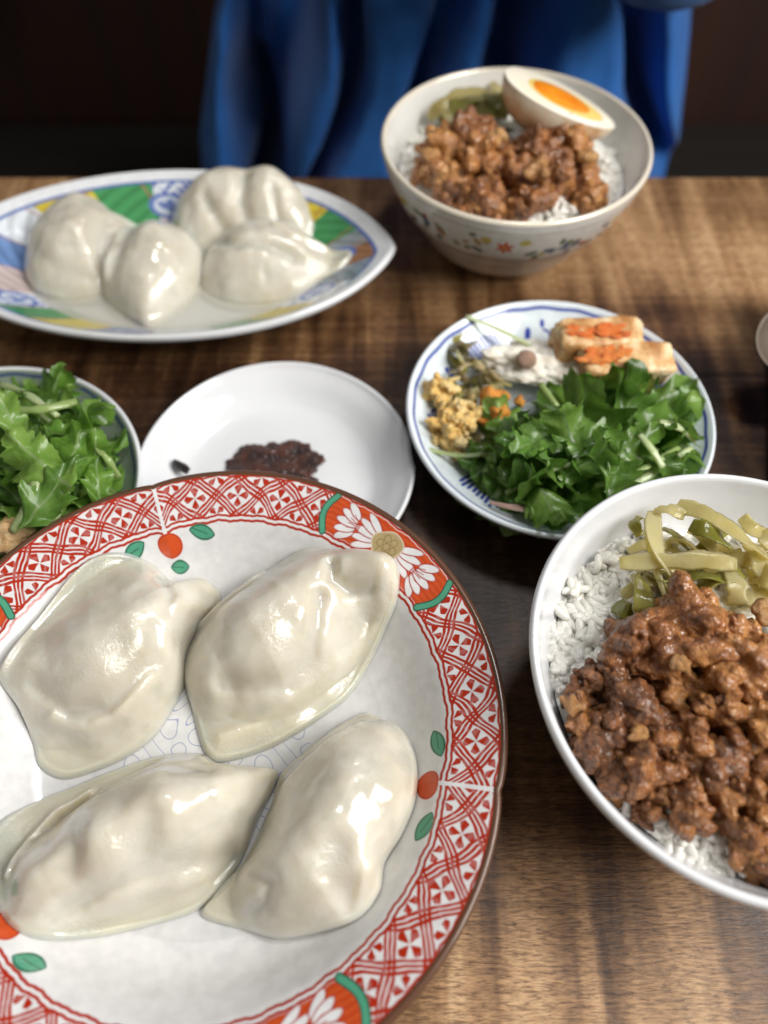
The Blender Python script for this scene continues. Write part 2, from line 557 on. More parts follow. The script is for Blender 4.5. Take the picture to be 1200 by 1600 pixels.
def cluster_mesh(name, seed, ext, n, r0, r1, mat, voxel=0.07, fine=0.02, stretch=0.8):
    """soft crumb: many rounded bits grown together, then roughened"""
    rg = random.Random(seed)
    bm = bmesh.new()
    for i in range(n):
        p = Vector((rg.gauss(0, 1), rg.gauss(0, 1), rg.gauss(0, 1))).normalized() * (rg.random() ** 0.45)
        p = Vector((p.x * ext[0], p.y * ext[1], p.z * ext[2]))
        r = rg.uniform(r0, r1)
        sc = Vector((r * rg.uniform(0.8, 0.9 + stretch), r * rg.uniform(0.6, 1.05), r * rg.uniform(0.6, 0.95)))
        m = Matrix.LocRotScale(p, Euler((rg.uniform(0, 6), rg.uniform(0, 6), rg.uniform(0, 6))), sc)
        bmesh.ops.create_icosphere(bm, subdivisions=2, radius=1.0, matrix=m)
    me = bpy.data.meshes.new(name)
    bm.to_mesh(me)
    bm.free()
    tmp = bpy.data.objects.new(name, me)
    COL.objects.link(tmp)
    md = tmp.modifiers.new('remesh', 'REMESH')
    md.mode = 'VOXEL'
    md.voxel_size = voxel
    md2 = tmp.modifiers.new('smooth', 'SMOOTH')
    md2.iterations = 3
    md2.factor = 0.5
    dg = bpy.context.evaluated_depsgraph_get()
    out = bpy.data.meshes.new_from_object(tmp.evaluated_get(dg))
    bpy.data.objects.remove(tmp)
    bpy.data.meshes.remove(me)
    out.name = name
    s_ = Vector((seed * 3.7, seed * 1.3, seed * 2.9))
    nr = [v.normal.copy() for v in out.vertices]
    for v, nn in zip(out.vertices, nr):
        v.co = v.co + nn * (fine * 2.2 * fbm(v.co * 3.2 + s_, 2) + fine * fbm(v.co * 9.0 + s_, 3, 2.1, 0.6))
    out.polygons.foreach_set('use_smooth', [True] * len(out.polygons))
    out.materials.clear()
    out.materials.append(mat)
    return out


def ico(sub):
    bm = bmesh.new()
    bmesh.ops.create_icosphere(bm, subdivisions=sub, radius=1.0)
    V = np.array([v.co[:] for v in bm.verts])
    F = [[v.index for v in f.verts] for f in bm.faces]
    bm.free()
    return V, F


def lump_mesh(name, sub, seed, scale, amps, mat):
    """irregular crumbly lump: unit ball pushed in and out by several octaves"""
    V, F = ico(sub)
    s = Vector((seed * 7.3, seed * 3.1, seed * 5.7))
    out = []
    for p in V:
        q = Vector(p)
        d = 1 + amps[0] * fbm(q * 1.3 + s, 2) + 0.5 * amps[1] * fbm(q * 2.6 + s * 2, 2) + amps[2] * fbm(q * 6.0 + s, 3, 2.1, 0.6)
        out.append((q.x * scale[0] * d, q.y * scale[1] * d, q.z * scale[2] * d))
    me = bpy.data.meshes.new(name)
    me.from_pydata(out, [], F)
    me.polygons.foreach_set('use_smooth', [True] * len(me.polygons))
    me.materials.append(mat)
    return me


def lump(name, c, size, seed, mat, parent=None, amps=(0.3, 0.3, 0.06), sub=4, rot=(0, 0, 0)):
    me = lump_mesh(name, sub, seed, (1, 1, 1), amps, mat)
    return place(name, me, c, rot, size, parent)


def strip(name, pts, wd, th, mat, parent, twist=0.3, curl=0.4, seed=0, taper=0.6):
    """a cut vegetable strip along 3-D points: flat, curved across, with thickness"""
    p = np.array(pts, float)
    q = smooth_profile(p, 10)
    n = len(q)
    m = 8
    V, F = [], []
    for i in range(n):
        d = q[min(i + 1, n - 1)] - q[max(i - 1, 0)]
        d = Vector(d).normalized()
        t = i / (n - 1)
        side = d.cross(Vector((0, 0, 1))).normalized()
        side.rotate(Matrix.Rotation(twist * math.sin(t * 3 + seed) + twist * 0.6 * math.cos(seed * 3), 3, d))
        nrm = side.cross(d).normalized()
        ww = wd * (taper + (1 - taper) * math.sin(math.pi * min(1, max(0, t * 0.94 + 0.03)))) * (1 + 0.40 * noise.noise(Vector((t * 4, seed, 0))) + 0.16 * noise.noise(Vector((t * 17, seed, 3))))
        ring = []
        for j in range(m):
            a = 2 * math.pi * j / m
            x = ww * math.cos(a)
            z = th * math.sin(a) + curl * (x * x) / max(wd, 1e-6)
            ring.append(Vector(q[i]) + side * x + nrm * z)
        V += ring
    for i in range(n - 1):
        for j in range(m):
            F.append((i * m + j, (i + 1) * m + j, (i + 1) * m + (j + 1) % m, i * m + (j + 1) % m))
    F.append(tuple(range(m))); F.append(tuple(range((n - 1) * m, n * m))[::-1])
    return mesh_obj(name, V, F, mat, parent)


# ------------------------------------------------------------------ painted prints (computed colour fields)
class Canvas:
    """polar field: columns run round the dish, rows from centre to rim; a, r arrays in radians and millimetres"""
    def __init__(s, wd, h, rmax, base, cart=False):
        s.w, s.h, s.rmax = wd, h, rmax
        s.a = (np.arange(wd) + 0.5) / wd * 2 * math.pi
        s.r = (np.arange(h) + 0.5) / h * rmax
        s.img = np.empty((h, wd, 3), np.float32)
        s.img[:] = base

    def put(s, mask, col, sl=None):
        sub = s.img if sl is None else s.img[sl]
        m = np.clip(mask, 0, 1)[..., None]
        sub[:] = sub * (1 - m) + np.array(col, np.float32) * m

    def local(s, a0, half_a, r0, half_r):
        """index window round (a0, r0) with wrap; returns rows, cols, dx (mm along), dy (mm out)"""
        r_i = np.where(abs(s.r - r0) <= half_r)[0]
        d = (s.a - a0 + math.pi) % (2 * math.pi) - math.pi
        c_i = np.where(abs(d) <= half_a)[0]
        dx = d[c_i][None, :] * r0 * np.ones((len(r_i), 1))
        dy = (s.r[r_i] - r0)[:, None] * np.ones((1, len(c_i)))
        return np.ix_(r_i, c_i), dx, dy

    def ellipse(s, a0, r0, ax, ay, rot, col, soft=0.25, outline=None, ow=0.35, irregular=0.0):
        m = max(ax, ay) + 1.5
        ix, dx, dy = s.local(a0, m / r0, r0, m)
        c, sn = math.cos(rot), math.sin(rot)
        x, y = dx * c + dy * sn, -dx * sn + dy * c
        rad = np.sqrt((x / ax) ** 2 + (y / ay) ** 2)
        if irregular:
            ph = np.arctan2(y / ay, x / ax)
            rad = rad / (1 + irregular * np.sin(3 * ph + a0 * 9) + irregular * 0.6 * np.sin(5 * ph + 1))
        d = (rad - 1) * min(ax, ay)
        sub = s.img[ix]
        m1 = np.clip(0.5 - d / soft, 0, 1)[..., None]
        sub = sub * (1 - m1) + np.array(col, np.float32) * m1
        if outline is not None:
            m2 = np.clip(0.5 - (abs(d + ow) - ow / 2) / soft, 0, 1)[..., None]
            sub = sub * (1 - m2) + np.array(outline, np.float32) * m2
        s.img[ix] = sub

    def leaf(s, a0, r0, ln, wd, rot, col, edge):
        m = ln + 1.5
        ix, dx, dy = s.local(a0, m / r0, r0, m)
        c, sn = math.cos(rot), math.sin(rot)
        x, y = dx * c + dy * sn, -dx * sn + dy * c
        half = wd * np.clip(1 - (x / ln) ** 2, 0, 1) ** 0.8
        d = abs(y) - half
        d = np.where(abs(x) > ln, 1.0, d)
        sub = s.img[ix]
        for mm, cc in ((np.clip(0.5 - d / 0.3, 0, 1), col), (np.clip(0.5 - (abs(d + 0.35) - 0.2) / 0.25, 0, 1) * (abs(x) < ln), edge), (np.clip(0.5 - (abs(y - 0.15 * x) - 0.12) / 0.2, 0, 1) * (d < -0.1) * (x > -0.4 * ln), edge)):
            sub = sub * (1 - mm[..., None]) + np.array(cc, np.float32) * mm[..., None]
        s.img[ix] = sub

    def stroke(s, pts, wd, col):
        """polyline of (a, r_mm)"""
        for (a0, r0), (a1, r1) in zip(pts[:-1], pts[1:]):
            am, rm = (a0 + a1) / 2, (r0 + r1) / 2
            ln = math.hypot((a1 - a0) * rm, r1 - r0) / 2 + wd + 0.6
            ix, dx, dy = s.local(am, ln / rm, rm, ln)
            P = np.stack([dx.ravel(), dy.ravel()], 1)
            d, _ = seg_dist(P, np.array([(a0 - am) * rm, r0 - rm]), np.array([(a1 - am) * rm, r1 - rm]))
            m = np.clip(0.5 - (d.reshape(dx.shape) - wd / 2) / 0.25, 0, 1)[..., None]
            s.img[ix] = s.img[ix] * (1 - m) + np.array(col, np.float32) * m


WHITE = (0.70, 0.70, 0.70)
RED = (0.39, 0.024, 0.007)
ORED = (0.56, 0.085, 0.02)
GREEN = (0.075, 0.31, 0.19)
DKGREEN = (0.02, 0.075, 0.05)
GOLD = (0.40, 0.31, 0.15)
BLUE = (0.035, 0.06, 0.36)

BIG_C = (-0.0605, 0.0690)
BIG_R = 0.1005


def ang(u, v, z, c):
    p = at(u, v, z)
    return math.atan2(p[1] - c[1], p[0] - c[0])


NOTCH = ang(238, 792, 0.048, BIG_C)
NOTCH2 = ang(786, 1250, 0.048, BIG_C)
NOTCH0 = 0.5 * (NOTCH + (NOTCH2 + R(120)))


def lobe(th):
    """outline factor of the three-lobed plate"""
    return 0.978 + 0.034 * abs(math.sin(1.5 * (th - NOTCH0))) ** 0.42


def paint_big():
    cv = Canvas(4608, 900, 102.0, WHITE)
    T0, T1 = 83.6, 98.0           # band of the lattice, mm from the centre
    S = 1.0
    r = cv.r[:, None]
    a = cv.a[None, :]
    rm = 90.0
    th = (a - NOTCH0 + 2 * math.pi) % (2 * math.pi / 3)      # 0 .. 120 deg from a notch
    s = th * rm                                                # mm
    L = 2 * math.pi / 3 * rm
    t = r - T0
    Hb = T1 - T0
    wob = 0.3 * np.sin(a * 61) + 0.25 * np.sin(a * 37 + 1.3) + 0.12 * np.sin(a * 173)
    tb = t + wob * 0.6
    inside = (tb > 0) & (tb < Hb)
    gap = np.minimum(s, L - s)                                 # distance to the notch
    cart = np.abs(s - L / 2)                                   # distance to the cartouche centre
    lat = inside & (gap > 0.7) & (cart > 27)
    P = 16.6
    ph = np.where(s < L / 2, s, L - s) - 6.0
    m = np.zeros(s.shape)
    m = np.zeros((len(cv.r), len(cv.a)))
    y = tb / Hb - 0.5                                           # -.5 .. .5
    for sg in (1, -1):
        q = (ph + 0.5 * np.sin(a * 29 + sg) + sg * (y + 0.03 * np.sin(a * 47)) * P * 0.98) / P
        d = np.abs(q - np.round(q)) * P * 0.70                  # mm across the line
        for off in (0.0, 1.42):
            m = np.maximum(m, np.clip(0.5 - (np.abs(d - off) - (0.50 if off else 0.46)) / 0.24, 0, 1))
    # four-petal flowers in the cells between the crossings
    cx = ((ph / P - 0.5) - np.round(ph / P - 0.5)) * P
    for (oy, full) in ((0.0, True), (0.5, False), (-0.5, False)):
        cxx = cx if full else ((ph / P) - np.round(ph / P)) * P
        dx, dy = cxx, (y - oy) * Hb
        if not full:
            dy = (y - oy * 0.98) * Hb
        # rotated petals
        u1, u2 = (dx + dy) * 0.7071, (dx - dy) * 0.7071
        sc = 1.0 if full else 0.85
        for (pu, pv) in ((dx, dy), (dy, dx)) if full else ((u1, u2), (u2, u1)):
            x0 = np.abs(pu) / sc
            hw = np.clip((x0 - 0.2) * 0.52, 0, 1.4) * np.clip((4.3 - x0) * 1.1, 0, 1)
            m = np.maximum(m, np.clip(0.5 - (np.abs(pv) - hw * sc) / 0.25, 0, 1) * (hw > 0.03))
    tone = 0.78 + 0.22 * np.sin(s * 0.9 + 2 * np.sin(t * 0.7 + s * 0.2))
    cv.put(m * lat * np.clip(tone + 0.3, 0.85, 1), RED)
    # thin rows at the band's edges, broken at the notch and round the cartouche
    for rr, wd in ((T0 - 0.2, 0.42), (T0 - 1.9, 0.42), (T1 + 0.3, 0.40)):
        cv.put(np.clip(0.5 - (np.abs(r - rr + wob * 0.6) - wd) / 0.25, 0, 1) * (gap > 0.8), RED)
    # cartouches: orange-red ground
    g = np.clip((27.5 - cart) / 0.4, 0, 1) * np.clip((tb - 0.2) / 0.3, 0, 1) * np.clip((Hb - 0.2 - tb) / 0.3, 0, 1)
    brush = 0.5 + 0.5 * np.sin(tb * 3.1 + 1.2 * np.sin(s * 0.35) + s * 0.25)
    cv.put(g, ORED)
    cv.put(g * brush * 0.45, RED)
    for kk in range(3):
        ac = NOTCH0 + R(60) + kk * R(120)
        for sd in (-1, 1):
            # green bracket, curved, dark edge
            pts = [(ac + sd * (26.0 + 2.6 * math.sin(math.pi * i / 8)) / rm, T0 + 0.3 + (Hb - 0.6) * i / 8) for i in range(9)]
            cv.stroke(pts, 2.8, DKGREEN)
            cv.stroke(pts, 1.9, GREEN)
            # white splayed petals
            r_c = T0 + Hb * 0.48
            wine = (0.36, 0.02, 0.014)
            for j in range(5):                                   # fan next to the blossom
                f = -0.62 + 0.31 * j
                for grow, cc in ((0.42, wine), (0.0, WHITE)):
                    cv.ellipse(ac + sd * 10.2 * math.cos(f) / rm, r_c + 10.2 * 0.72 * math.sin(f), 4.6 + grow, 1.25 + grow, sd * f * 0.8, cc, 0.3)
            for j in range(5):                                   # second fan, opening towards the bracket
                f = -0.66 + 0.33 * j
                ln = 4.2 - 0.9 * abs(f)
                for grow, cc in ((0.42, wine), (0.0, WHITE)):
                    cv.ellipse(ac + sd * (13.0 + 5.6 * math.cos(f)) / rm, r_c + 7.6 * math.sin(f), ln + grow, 1.35 + grow, sd * f * 0.9, cc, 0.3)
                cv.stroke([(ac + sd * 13.0 / rm, r_c + 1.2 * f), (ac + sd * (13.0 + 5.0 * math.cos(f)) / rm, r_c + 5.6 * math.sin(f))], 0.3, wine)
        # gold blossom with engraved rings
        cv.ellipse(ac, T0 + Hb * 0.47, 6.3, 6.0, 0, (0.60, 0.5, 0.36), 0.3, irregular=0.07)
        cv.ellipse(ac, T0 + Hb * 0.47, 5.8, 5.5, 0, GOLD, 0.3, irregular=0.07)
        for q in range(7):
            aa = q * 2 * math.pi / 6
            rr_ = 0 if q == 6 else 3.0
            cv.ellipse(ac + rr_ * math.cos(aa) / rm, T0 + Hb * 0.47 + rr_ * math.sin(aa), 1.5, 1.5, 0, GOLD, 0.25, outline=(0.17, 0.11, 0.04), ow=0.22)
        # cherry and leaves inside each notch
        an = NOTCH0 + kk * R(120)
        tilt = 0.05
        cv.ellipse(an + (-0.5) / 75, T0 - 6.0, 4.6, 3.5, 0.1, (0.56, 0.075, 0.016), 0.3, irregular=0.03)
        cv.ellipse(an - 0.5 / 75, T0 - 6.0, 4.6, 3.5, 0.1, (0.56, 0.075, 0.016), 0.3, outline=(0.36, 0.02, 0.01), ow=0.25)
        cv.leaf(an - 13.0 / 75, T0 - 4.4, 5.0, 2.3, 0.25, GREEN, DKGREEN)
        cv.leaf(an + 12.5 / 75, T0 - 4.8, 5.0, 2.3, -0.3, GREEN, DKGREEN)
        cv.leaf(an - 1.5 / 68, T0 - 12.4, 3.6, 2.2, 0.15, GREEN, DKGREEN)
    # blue-grey scroll in the well
    X, Y = np.cos(a) * r, np.sin(a) * r
    well = (r < 34)
    ring = np.abs(np.sin(X * 0.34 + 1.4 * np.sin(Y * 0.21)) * np.cos(Y * 0.31 + 1.2 * np.sin(X * 0.27)))
    msk = np.clip(0.5 - (np.abs(ring - 0.45) - 0.06) / 0.05, 0, 1) * well * 0.6
    cv.put(msk, (0.16, 0.22, 0.44))
    # outer margin: white, then brown edge
    cv.put(np.clip((r - 100.4) / 0.4, 0, 1) * np.ones_like(a), (0.09, 0.04, 0.022))
    return cv.img


# ------------------------------------------------------------------ setting
mesh_obj('floor', [(-2.5, -1.0, -0.72), (2.5, -1.0, -0.72), (2.5, 2.5, -0.72), (-2.5, 2.5, -0.72)], [(0, 1, 2, 3)], M['floor'])['kind'] = 'structure'


def box_verts(x0, x1, y0, y1, z0, z1):
    return [(x0, y0, z0), (x1, y0, z0), (x1, y1, z0), (x0, y1, z0), (x0, y0, z1), (x1, y0, z1), (x1, y1, z1), (x0, y1, z1)]


BOXF = [(0, 3, 2, 1), (4, 5, 6, 7), (0, 1, 5, 4), (1, 2, 6, 5), (2, 3, 7, 6), (3, 0, 4, 7)]


def bevel(o, wdt, seg=2):
    b = o.modifiers.new('bevel', 'BEVEL')
    b.width = wdt
    b.segments = seg
    return o


wl = mesh_obj('wall', box_verts(-2.5, 2.5, 1.05, 1.15, -0.72, 1.8), BOXF, M['wall'], smooth=False)
wl['kind'] = 'structure'

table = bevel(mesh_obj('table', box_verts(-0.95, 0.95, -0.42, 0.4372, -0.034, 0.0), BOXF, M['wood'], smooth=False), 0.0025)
tag(table, 'brown wooden table with dark streaked grain under all the dishes', 'table')
for sx in (-0.88, 0.88):
    for sy in (-0.36, 0.37):
        bevel(mesh_obj('leg', box_verts(sx - 0.03, sx + 0.03, sy - 0.03, sy + 0.03, -0.72, -0.036), BOXF, M['wood'], table, smooth=False), 0.003)

bench = empty('bench', (0.0, 0.82, -0.72))
tag(bench, 'dark bench along the brown wall behind the seated person', 'bench')
bevel(mesh_obj('seat', box_verts(-1.4, 1.4, 0.62, 1.03, -0.36, -0.31), BOXF, M['floor'], bench, smooth=False), 0.008)
for sx in (-1.3, 0.0, 1.3):
    mesh_obj('leg', box_verts(sx - 0.03, sx + 0.03, 0.68, 0.98, -0.72, -0.361), BOXF, M['floor'], bench, smooth=False)


# ------------------------------------------------------------------ person in blue
def build_person():
    root = empty('person', (0.055, 0.68, -0.31))
    tag(root, 'person in a loose blue cotton smock seated behind the far table edge', 'person')
    folds = []
    for u0, u1, wd, dp in ((455, 405, 0.022, 0.06), (566, 497, 0.008, 0.05), (700, 668, 0.013, 0.05), (803, 812, 0.019, 0.055), (985, 1045, 0.013, 0.04), (362, 372, 0.012, 0.04)):
        a, b = at_y(u0, 0, 0.55), at_y(u1, 275, 0.55)
        folds.append((a[0], a[2], b[0], b[2], wd, dp))
    nu, nz = 260, 110
    zs = np.linspace(0.42, -0.30, nz)
    V = []
    for z in zs:
        hw_r = np.interp(z, [-0.3, -0.1, 0.02, 0.25, 0.36, 0.42], [0.235, 0.215, 0.187, 0.19, 0.165, 0.06])
        hd = np.interp(z, [-0.3, -0.1, 0.02, 0.25, 0.36, 0.42], [0.17, 0.14, 0.12, 0.115, 0.09, 0.05])
        for j in range(nu):
            th = 2 * math.pi * j / nu
            c, s = math.cos(th), math.sin(th)
            if c < 0:                                     # the hem flares out to the left
                hw = np.interp(z, [-0.3, -0.1, 0.0, 0.06, 0.36, 0.42], [0.25, 0.225, 0.192, 0.150, 0.15, 0.06])
            else:
                hw = hw_r
            x = 0.055 + hw * math.copysign(abs(c) ** 0.8, c)
            y = 0.68 - hd * math.copysign(abs(s) ** 0.75, s)
            f = 0.0
            if s > 0:
                for xa, za, xb, zb, wd, dp in folds:
                    xc = xa + (xb - xa) * (z - za) / (zb - za) + 0.022 * noise.noise(Vector((xa * 23, z * 11, 2)))
                    q = (x - xc + 0.004 * noise.noise(Vector((xa * 50, z * 18, 0)))) / wd
                    f += 2.4 * dp * (0.85 + 0.6 * noise.noise(Vector((xa * 31, z * 9, 7)))) * math.exp(-abs(q) ** 2.6) * min(1, s * 1.6)
                f -= 0.012 * noise.noise(Vector((x * 11, z * 9, 3)))
                f -= 0.005 * noise.noise(Vector((x * 34, z * 13, 5))) + 0.0012 * noise.noise(Vector((x * 120, z * 60, 1)))
            V.append((x, y + f, z))
    F = []
    for i in range(nz - 1):
        for j in range(nu):
            j2 = (j + 1) % nu
            F.append((i * nu + j, (i + 1) * nu + j, (i + 1) * nu + j2, i * nu + j2))
    F.append(tuple(range(nu)))
    F.append(tuple(range((nz - 1) * nu, nz * nu))[::-1])
    mesh_obj('smock', V, F, M['cloth'], root)

    def sleeve(path, radii):
        pv = [Vector(p) for p in path]
        n, seg = 60, 48
        Vv, Ff = [], []
        pr = smooth_profile([(i, i) for i in range(len(path))], 2)
        for i in range(n):
            t = i / (n - 1) * (len(pv) - 1)
            a = min(int(t), len(pv) - 2)
            f = t - a
            f2 = f * f * (3 - 2 * f)
            p = pv[a].lerp(pv[a + 1], f)
            # rounded corner at the elbow
            rr = radii[a] * (1 - f2) + radii[a + 1] * f2
            d = (pv[a + 1] - pv[a]).normalized()
            if f < 0.35 and a > 0:
                d = ((pv[a] - pv[a - 1]).normalized().lerp(d, 0.5 + f / 0.7)).normalized()
            if f > 0.65 and a < len(pv) - 2:
                d = (d.lerp((pv[a + 2] - pv[a + 1]).normalized(), (f - 0.65) / 0.7)).normalized()
            e1 = d.cross(Vector((0, 1, 0.2))).normalized()
            e2 = d.cross(e1).normalized()
            for j in range(seg):
                th = 2 * math.pi * j / seg
                r2 = rr * (1 + 0.13 * noise.noise(Vector((math.cos(th) * 2, math.sin(th) * 2, t * 5))) + 0.05 * math.sin(9 * t + 3 * th))
                Vv.append(p + e1 * (r2 * math.cos(th)) + e2 * (r2 * math.sin(th)))
        for i in range(n - 1):
            for j in range(seg):
                j2 = (j + 1) % seg
                Ff.append((i * seg + j, i * seg + j2, (i + 1) * seg + j2, (i + 1) * seg + j))
        Ff.append(tuple(range(seg))[::-1])
        Ff.append(tuple(range((n - 1) * seg, n * seg)))
        mesh_obj('sleeve', Vv, Ff, M['cloth'], root)
    sleeve([(0.20, 0.68, 0.36), (0.235, 0.57, 0.20), (0.180, 0.535, 0.102), (0.12, 0.47, 0.16), (0.09, 0.45, 0.22)], [0.06, 0.056, 0.046, 0.046, 0.042])
    sleeve([(-0.09, 0.68, 0.36), (-0.145, 0.64, 0.22), (-0.15, 0.58, 0.14), (-0.05, 0.52, 0.19), (0.0, 0.49, 0.23)], [0.055, 0.057, 0.052, 0.045, 0.04])


build_person()


# ------------------------------------------------------------------ dishes
def dish_floor(prof):
    p = np.array(prof)
    return lambda r: np.interp(r, p[:, 0], p[:, 1])


# big red plate
BIG_IN = smooth_profile([(0.0, 0.0205), (0.03, 0.0205), (0.052, 0.0212), (0.062, 0.0235), (0.070, 0.0290), (0.0765, 0.0365), (0.0820, 0.0425), (0.090, 0.0460), (0.0985, 0.0492)], 6)
BIG_FLOOR = dish_floor(BIG_IN)


def big_shape(th, r):
    f = 1 + (lobe(th) - 1) * min(1, max(0, (r - 0.05) / 0.03))
    # shallow crease running in from each notch
    return r * f * math.cos(th), r * f * math.sin(th)


def big_floor_at(x, y):
    d = np.hypot(x - BIG_C[0], y - BIG_C[1])
    th = np.arctan2(y - BIG_C[1], x - BIG_C[0])
    g = 0.978 + 0.034 * np.abs(np.sin(1.5 * (th - NOTCH0))) ** 0.42 - 1
    r = d
    for _ in range(12):
        r = d / (1 + g * np.clip((r - 0.05) / 0.03, 0, 1))
    return BIG_FLOOR(r) + 0.0003


plate = empty('plate', (BIG_C[0], BIG_C[1], 0))
tag(plate, 'large white plate with red lattice border and brown edge holding four dumplings', 'plate')
M['big_print'] = image_glaze('red_lattice_print', paint_big(), 0.13)
inner_uv = lambda a, r, z, i: (a, min(r / 0.102, 0.9999))
lathe('well', BIG_IN, 480, BIG_C, M['big_print'], plate, big_shape, inner_uv)
rim = [(0.0985, 0.0492), (0.0993, 0.0496), (0.1003, 0.0495), (0.1010, 0.0487), (0.1010, 0.0478), (0.1003, 0.0470)]
lathe('rim', smooth_profile(rim, 3), 480, BIG_C, M['brown_rim'], plate, big_shape)
under = [(0.1003, 0.0470), (0.092, 0.0425), (0.083, 0.0375), (0.074, 0.0285), (0.066, 0.0225), (0.055, 0.0165), (0.050, 0.0130)]
lathe('underside', smooth_profile(under, 4), 240, BIG_C, M['cream_glaze'], plate, big_shape)
lathe('foot_ring', [(0.050, 0.0130), (0.0495, 0.001), (0.048, 0.0), (0.046, 0.001), (0.0455, 0.0135), (0.0, 0.0140)], 96, BIG_C, M['grey_foot'], plate)


def bowl_profile(Rr, H, foot_r, foot_h, flare=0.0):
    outer = smooth_profile([(foot_r, foot_h), (foot_r + 0.012, foot_h + 0.003), (Rr * 0.72, H * 0.36), (Rr * 0.88, H * 0.62), (Rr * 0.965, H * 0.85), (Rr - 0.0004, H - 0.0012)], 7)
    inner = smooth_profile([(Rr - 0.0034, H - 0.0012), (Rr * 0.965 - 0.0036, H * 0.85), (Rr * 0.88 - 0.0036, H * 0.62 + 0.001), (Rr * 0.72 - 0.003, H * 0.36 + 0.003), (Rr * 0.4, foot_h + 0.0075), (0.0, foot_h + 0.0055)], 7)
    return outer, inner


def make_bowl(c, Rr, H, label, outer_mat, inner_mat, rim_mat, outer_uv=None):
    root = empty('rice_bowl', (c[0], c[1], 0))
    tag(root, label, 'bowl')
    fr, fh = 0.030, 0.008
    outer, inner = bowl_profile(Rr, H, fr, fh)
    lathe('outer_wall', outer, 192, c, outer_mat, root, uvf=outer_uv)
    lathe('inner_wall', inner, 192, c, inner_mat, root)
    rp = [(Rr - 0.0034, H - 0.0012), (Rr - 0.0028, H - 0.0002), (Rr - 0.0019, H + 0.0002), (Rr - 0.0010, H - 0.0002), (Rr - 0.0004, H - 0.0012)]
    lathe('rim', smooth_profile(rp, 3), 192, c, rim_mat, root)
    lathe('foot_ring', [(fr, fh), (fr - 0.0005, 0.001), (fr - 0.0015, 0), (fr - 0.0035, 0.001), (fr - 0.004, fh + 0.001), (0, fh + 0.0015)], 96, c, inner_mat, root)
    return root


FB_C, FB_R, FB_H = (0.0690, 0.3706), 0.0712, 0.066
NB_C, NB_R, NB_H = (0.1190, 0.0851), 0.0727, 0.066


def paint_far_bowl():
    # columns: round the bowl, rows: height 0..70 mm (r holds the height + 1000 so that arcs behave)
    wd, h = 2048, 320
    img = np.empty((h, wd, 3), np.float32)
    img[:] = (0.69, 0.675, 0.64)
    ss = (np.arange(wd) + 0.5) / wd * 2 * math.pi * 66.0
    hh = (np.arange(h) + 0.5) / h * 70.0
    Sx, Hy = np.meshgrid(ss, hh)
    per = 2 * math.pi * 66.0

    def blob(s0, h0, ax, ay, rot, col, star=0):
        dx = (Sx - s0 + per / 2) % per - per / 2
        dy = Hy - h0
        c, sn = math.cos(rot), math.sin(rot)
        x, y = dx * c + dy * sn, -dx * sn + dy * c
        rad = np.sqrt((x / ax) ** 2 + (y / ay) ** 2)
        if star:
            rad = rad / (0.78 + 0.28 * np.cos(star * np.arctan2(y, x)))
        m = np.clip(0.5 - (rad - 1) * min(ax, ay) / 0.4, 0, 1)[..., None]
        img[:] = img * (1 - m) + np.array(col, np.float32) * m
    rg = random.Random(5)
    cols = [(0.09, 0.14, 0.08), (0.10, 0.14, 0.20), (0.42, 0.26, 0.12), (0.36, 0.10, 0.05), (0.05, 0.09, 0.20), (0.48, 0.36, 0.10), (0.20, 0.22, 0.14)]
    front = math.radians(262) * 66.0
    for i in range(150):
        s0 = rg.uniform(0, per)
        if abs((s0 - front + per / 2) % per - per / 2) < 8:
            continue
        blob(s0, rg.uniform(40, 55), rg.uniform(1.5, 3.8), rg.uniform(1.2, 2.3), rg.uniform(0, 3.1), rg.choice(cols))
    for kx in range(6):
        blob(front + kx * per / 6, 48.5, 4.6, 4.6, 0.4, (0.56, 0.075, 0.03), 6)
        blob(front + kx * per / 6, 48.5, 1.1, 1.1, 0, (0.6, 0.4, 0.12))
        for sd in (-1, 1):
            blob(front + kx * per / 6 + sd * 9.5, 53, 2.9, 2.2, 0.3, (0.55, 0.45, 0.12))
            blob(front + kx * per / 6 + sd * 14, 44, 3.6, 1.5, 0.5 * sd, (0.08, 0.13, 0.12))
    # broad red leaf on the right-hand side
    for q in range(3):
        blob(math.radians(322 + 5 * q) * 66.0, 50 - 3 * q, 7, 3.0, 0.7, (0.52, 0.06, 0.03))
    for h0, t, c in ((36.5, 0.9, (0.42, 0.28, 0.24)), (34.2, 0.5, (0.42, 0.30, 0.26)), (59.5, 0.35, (0.45, 0.36, 0.28))):
        m = np.clip(0.5 - (np.abs(Hy - h0) - t) / 0.4, 0, 1)[..., None]
        img[:] = img * (1 - m) + np.array(c, np.float32) * m
    return img


M['far_bowl_print'] = image_glaze('floral_band_print', paint_far_bowl(), 0.12)
make_bowl(FB_C, FB_R, FB_H, 'far rice bowl with small flowers painted round its outside and a gilt rim', M['far_bowl_print'], M['cream_glaze'], M['gilt'], lambda a, r, z, i: (a, z / 0.070))
make_bowl(NB_C, NB_R, NB_H, 'near plain white rice bowl at the right with braised pork and pickles', M['white_glaze'], M['white_glaze'], M['white_glaze'])


